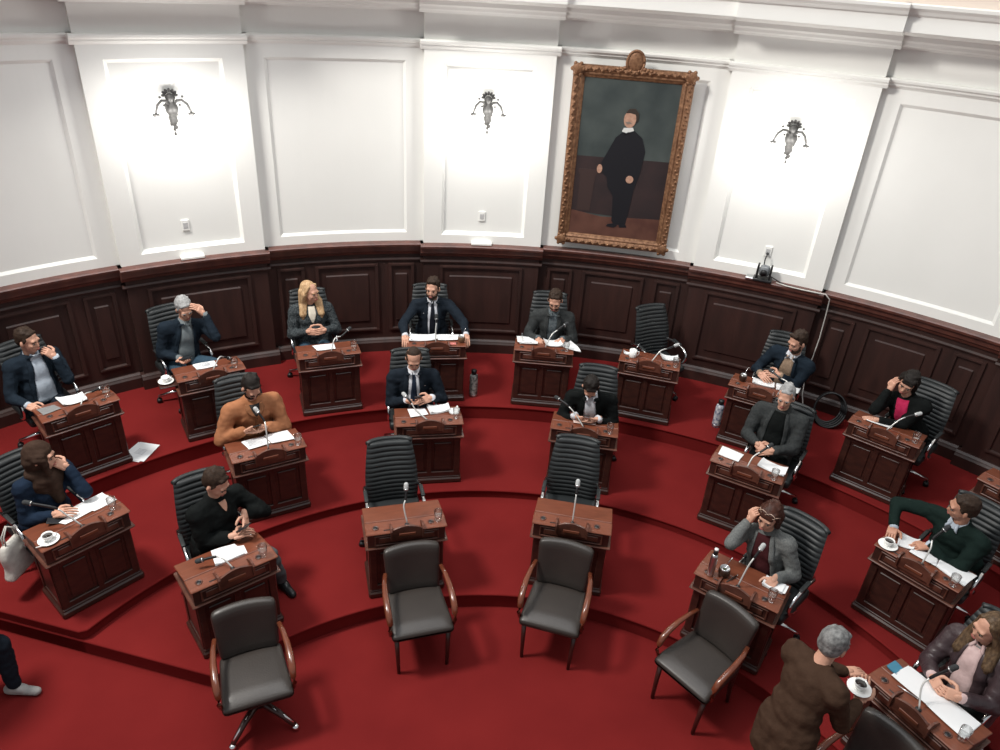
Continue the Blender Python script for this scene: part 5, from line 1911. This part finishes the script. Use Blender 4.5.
# ------------------------------------------------------------------ portrait in a gilt frame
pr = wall_root('portrait_painting', -8.25, 6.885, 1.935, 'large gilt-framed full-length portrait of a standing man in black coat', 'painting')
pr.rotation_euler = (R_(1.2), 0, R_(-8.25))
PW, PH, FW = 1.25, 1.945, .125
cv = MB(); cv.box((0, -.012, PH / 2), (PW - FW * 1.5, .02, PH - FW * 1.5))
CANVAS = mat('dark_green_grey_paint', (.030, .040, .040), .5, col2=(.060, .074, .070), scale=2.5)
canvas = cv.build('canvas', CANVAS, pr)
cw, chh = PW - FW * 1.6, PH - FW * 1.6


def paint(name, pts, m, lay, smooth=0):
    P = [((u - .5) * cw, PH / 2 + (.5 - v) * chh) for u, v in pts]
    y = -.0225 - .0012 * lay
    n_ = len(P)
    mb = MB()
    mb.add([(x, y, z) for x, z in P] + [(x, -.020, z) for x, z in P], [tuple(range(n_)), tuple(range(n_, 2 * n_))[::-1]] + [(i, (i + 1) % n_, (i + 1) % n_ + n_, i + n_) for i in range(n_)])
    return mb.build(name, m, canvas)


def blob(c, r, n_=16, k=None):
    return [(c[0] + r[0] * math.cos(2 * pi * i / n_), c[1] + r[1] * math.sin(2 * pi * i / n_)) for i in range(n_)]


paint('painted_wainscot', [(0, .48), (1, .47), (1, .86), (0, .84)], mat('dark_maroon_paint', (.022, .016, .017), .5, col2=(.034, .021, .021), scale=4), 0)
paint('painted_floor', [(0, .83), (.35, .86), (1, .84), (1, 1), (0, 1)], mat('red_brown_floor_paint', (.075, .030, .022), .5, col2=(.12, .052, .036), scale=5), 1)
paint('painted_table', [(.06, .56), (.26, .56), (.27, .58), (.24, .60), (.22, .83), (.08, .83), (.08, .60), (.05, .58)], mat('dark_table_paint', (.040, .024, .022), .5), 2)
BLK = mat('black_coat_paint', (.007, .008, .011), .5)
paint('painted_coat', [(.47, .31), (.58, .30), (.67, .34), (.72, .42), (.70, .55), (.66, .66), (.64, .80), (.62, .90), (.50, .905), (.47, .88), (.45, .72), (.38, .66), (.36, .60), (.28, .56), (.27, .53), (.35, .42), (.40, .35)], BLK, 3)
paint('painted_shoe', [(.43, .905), (.50, .895), (.54, .91), (.50, .925), (.42, .92)], BLK, 4)
paint('painted_shoe', [(.55, .90), (.63, .90), (.64, .915), (.56, .92)], BLK, 4)
SKP = mat('painted_flesh', (.36, .20, .14), .5, col2=(.46, .28, .20), scale=30)
paint('painted_collar', [(.47, .288), (.56, .282), (.575, .300), (.50, .318), (.455, .31)], mat('painted_linen', (.6, .6, .58), .5), 5)
paint('painted_face', blob((.52, .235), (.062, .050)), SKP, 6)
paint('painted_hair', [(.47, .20), (.50, .175), (.56, .170), (.60, .195), (.605, .235), (.585, .25), (.575, .205), (.52, .198)], mat('painted_hair_paint', (.035, .025, .02), .5), 7)
paint('painted_moustache', [(.475, .252), (.52, .247), (.545, .258), (.50, .264)], mat('painted_moustache_grey', (.20, .16, .13), .5), 8)
paint('painted_hand', blob((.275, .55), (.028, .028)), SKP, 6)
paint('painted_hand', blob((.60, .60), (.040, .024)), SKP, 6)
paint('painted_bow_tie', [(.475, .312), (.50, .318), (.525, .308), (.525, .326), (.50, .322), (.478, .328)], BLK, 9)


def frame_bar(p0, p1, nrm_in):
    """a moulded bar with mitred ends; section points: distance inwards, depth"""
    prof = [(0, .0), (0, -.045), (.012, -.062), (.035, -.070), (.055, -.060), (.070, -.050), (.085, -.052), (.100, -.040), (.112, -.034), (.120, -.030), (.125, -.018), (.125, .0)]
    p0 = Vector(p0); p1 = Vector(p1); d = (p1 - p0).normalized(); ni = Vector(nrm_in)
    mb = MB()
    k = len(prof)
    vs = [p0 + (ni + d) * a + Vector((0, b_, 0)) for a, b_ in prof] + [p1 + (ni - d) * a + Vector((0, b_, 0)) for a, b_ in prof]
    fs = [(i, (i + 1) % k, k + (i + 1) % k, k + i) for i in range(k)] + [tuple(range(k))[::-1], tuple(range(k, 2 * k))]
    mb.add(vs, fs)
    bar = mb.build('frame_bar', GILT, pr)
    # carved relief running along the bar
    L = (p1 - p0).length
    n_ = int(L / .042)
    ob = MB()
    for i in range(n_):
        c = p0 + d * (.03 + (L - .06) * (i + .5) / n_) + ni * (.035 + .010 * (-1) ** i)
        ob.ell(c + Vector((0, -.068, 0)), (.015, .012, .015), seg=7, ring=5)
    o_ = ob.build('carved_relief', GILT, bar)
    o_['kind'] = 'stuff'


hw_ = PW / 2
frame_bar((-hw_, 0, 0), (hw_, 0, 0), (0, 0, 1))
frame_bar((hw_, 0, PH), (-hw_, 0, PH), (0, 0, -1))
frame_bar((-hw_, 0, PH), (-hw_, 0, 0), (1, 0, 0))
frame_bar((hw_, 0, 0), (hw_, 0, PH), (-1, 0, 0))
for sx in (-1, 1):
    for z in (0, PH):
        b = MB()
        zz = z + (.045 if z == 0 else -.045)
        b.ell((sx * (hw_ - .045), -.065, zz), (.060, .022, .060), seg=12, ring=7)
        for k in range(6):
            a = 2 * pi * k / 6
            b.ell((sx * (hw_ - .045) + .058 * math.cos(a), -.062, zz + .058 * math.sin(a)), (.022, .018, .022), seg=7, ring=5)
        b.build('corner_ornament', GILT, pr)
b = MB()
b.ell((0, -.045, PH + .055), (.085, .030, .110), seg=18, ring=11)
b.tube([(.088 * math.cos(a), -.055, PH + .055 + .112 * math.sin(a)) for a in [2 * pi * i / 24 for i in range(25)]], .014, seg=8)
for s_ in (-1, 1):
    for k in range(4):
        b.ell((s_ * (.10 + .035 * k), -.055, PH - .005 - .006 * k), (.028, .020, .022 - .002 * k), seg=8, ring=5)
b.build('cartouche', GILT, pr)
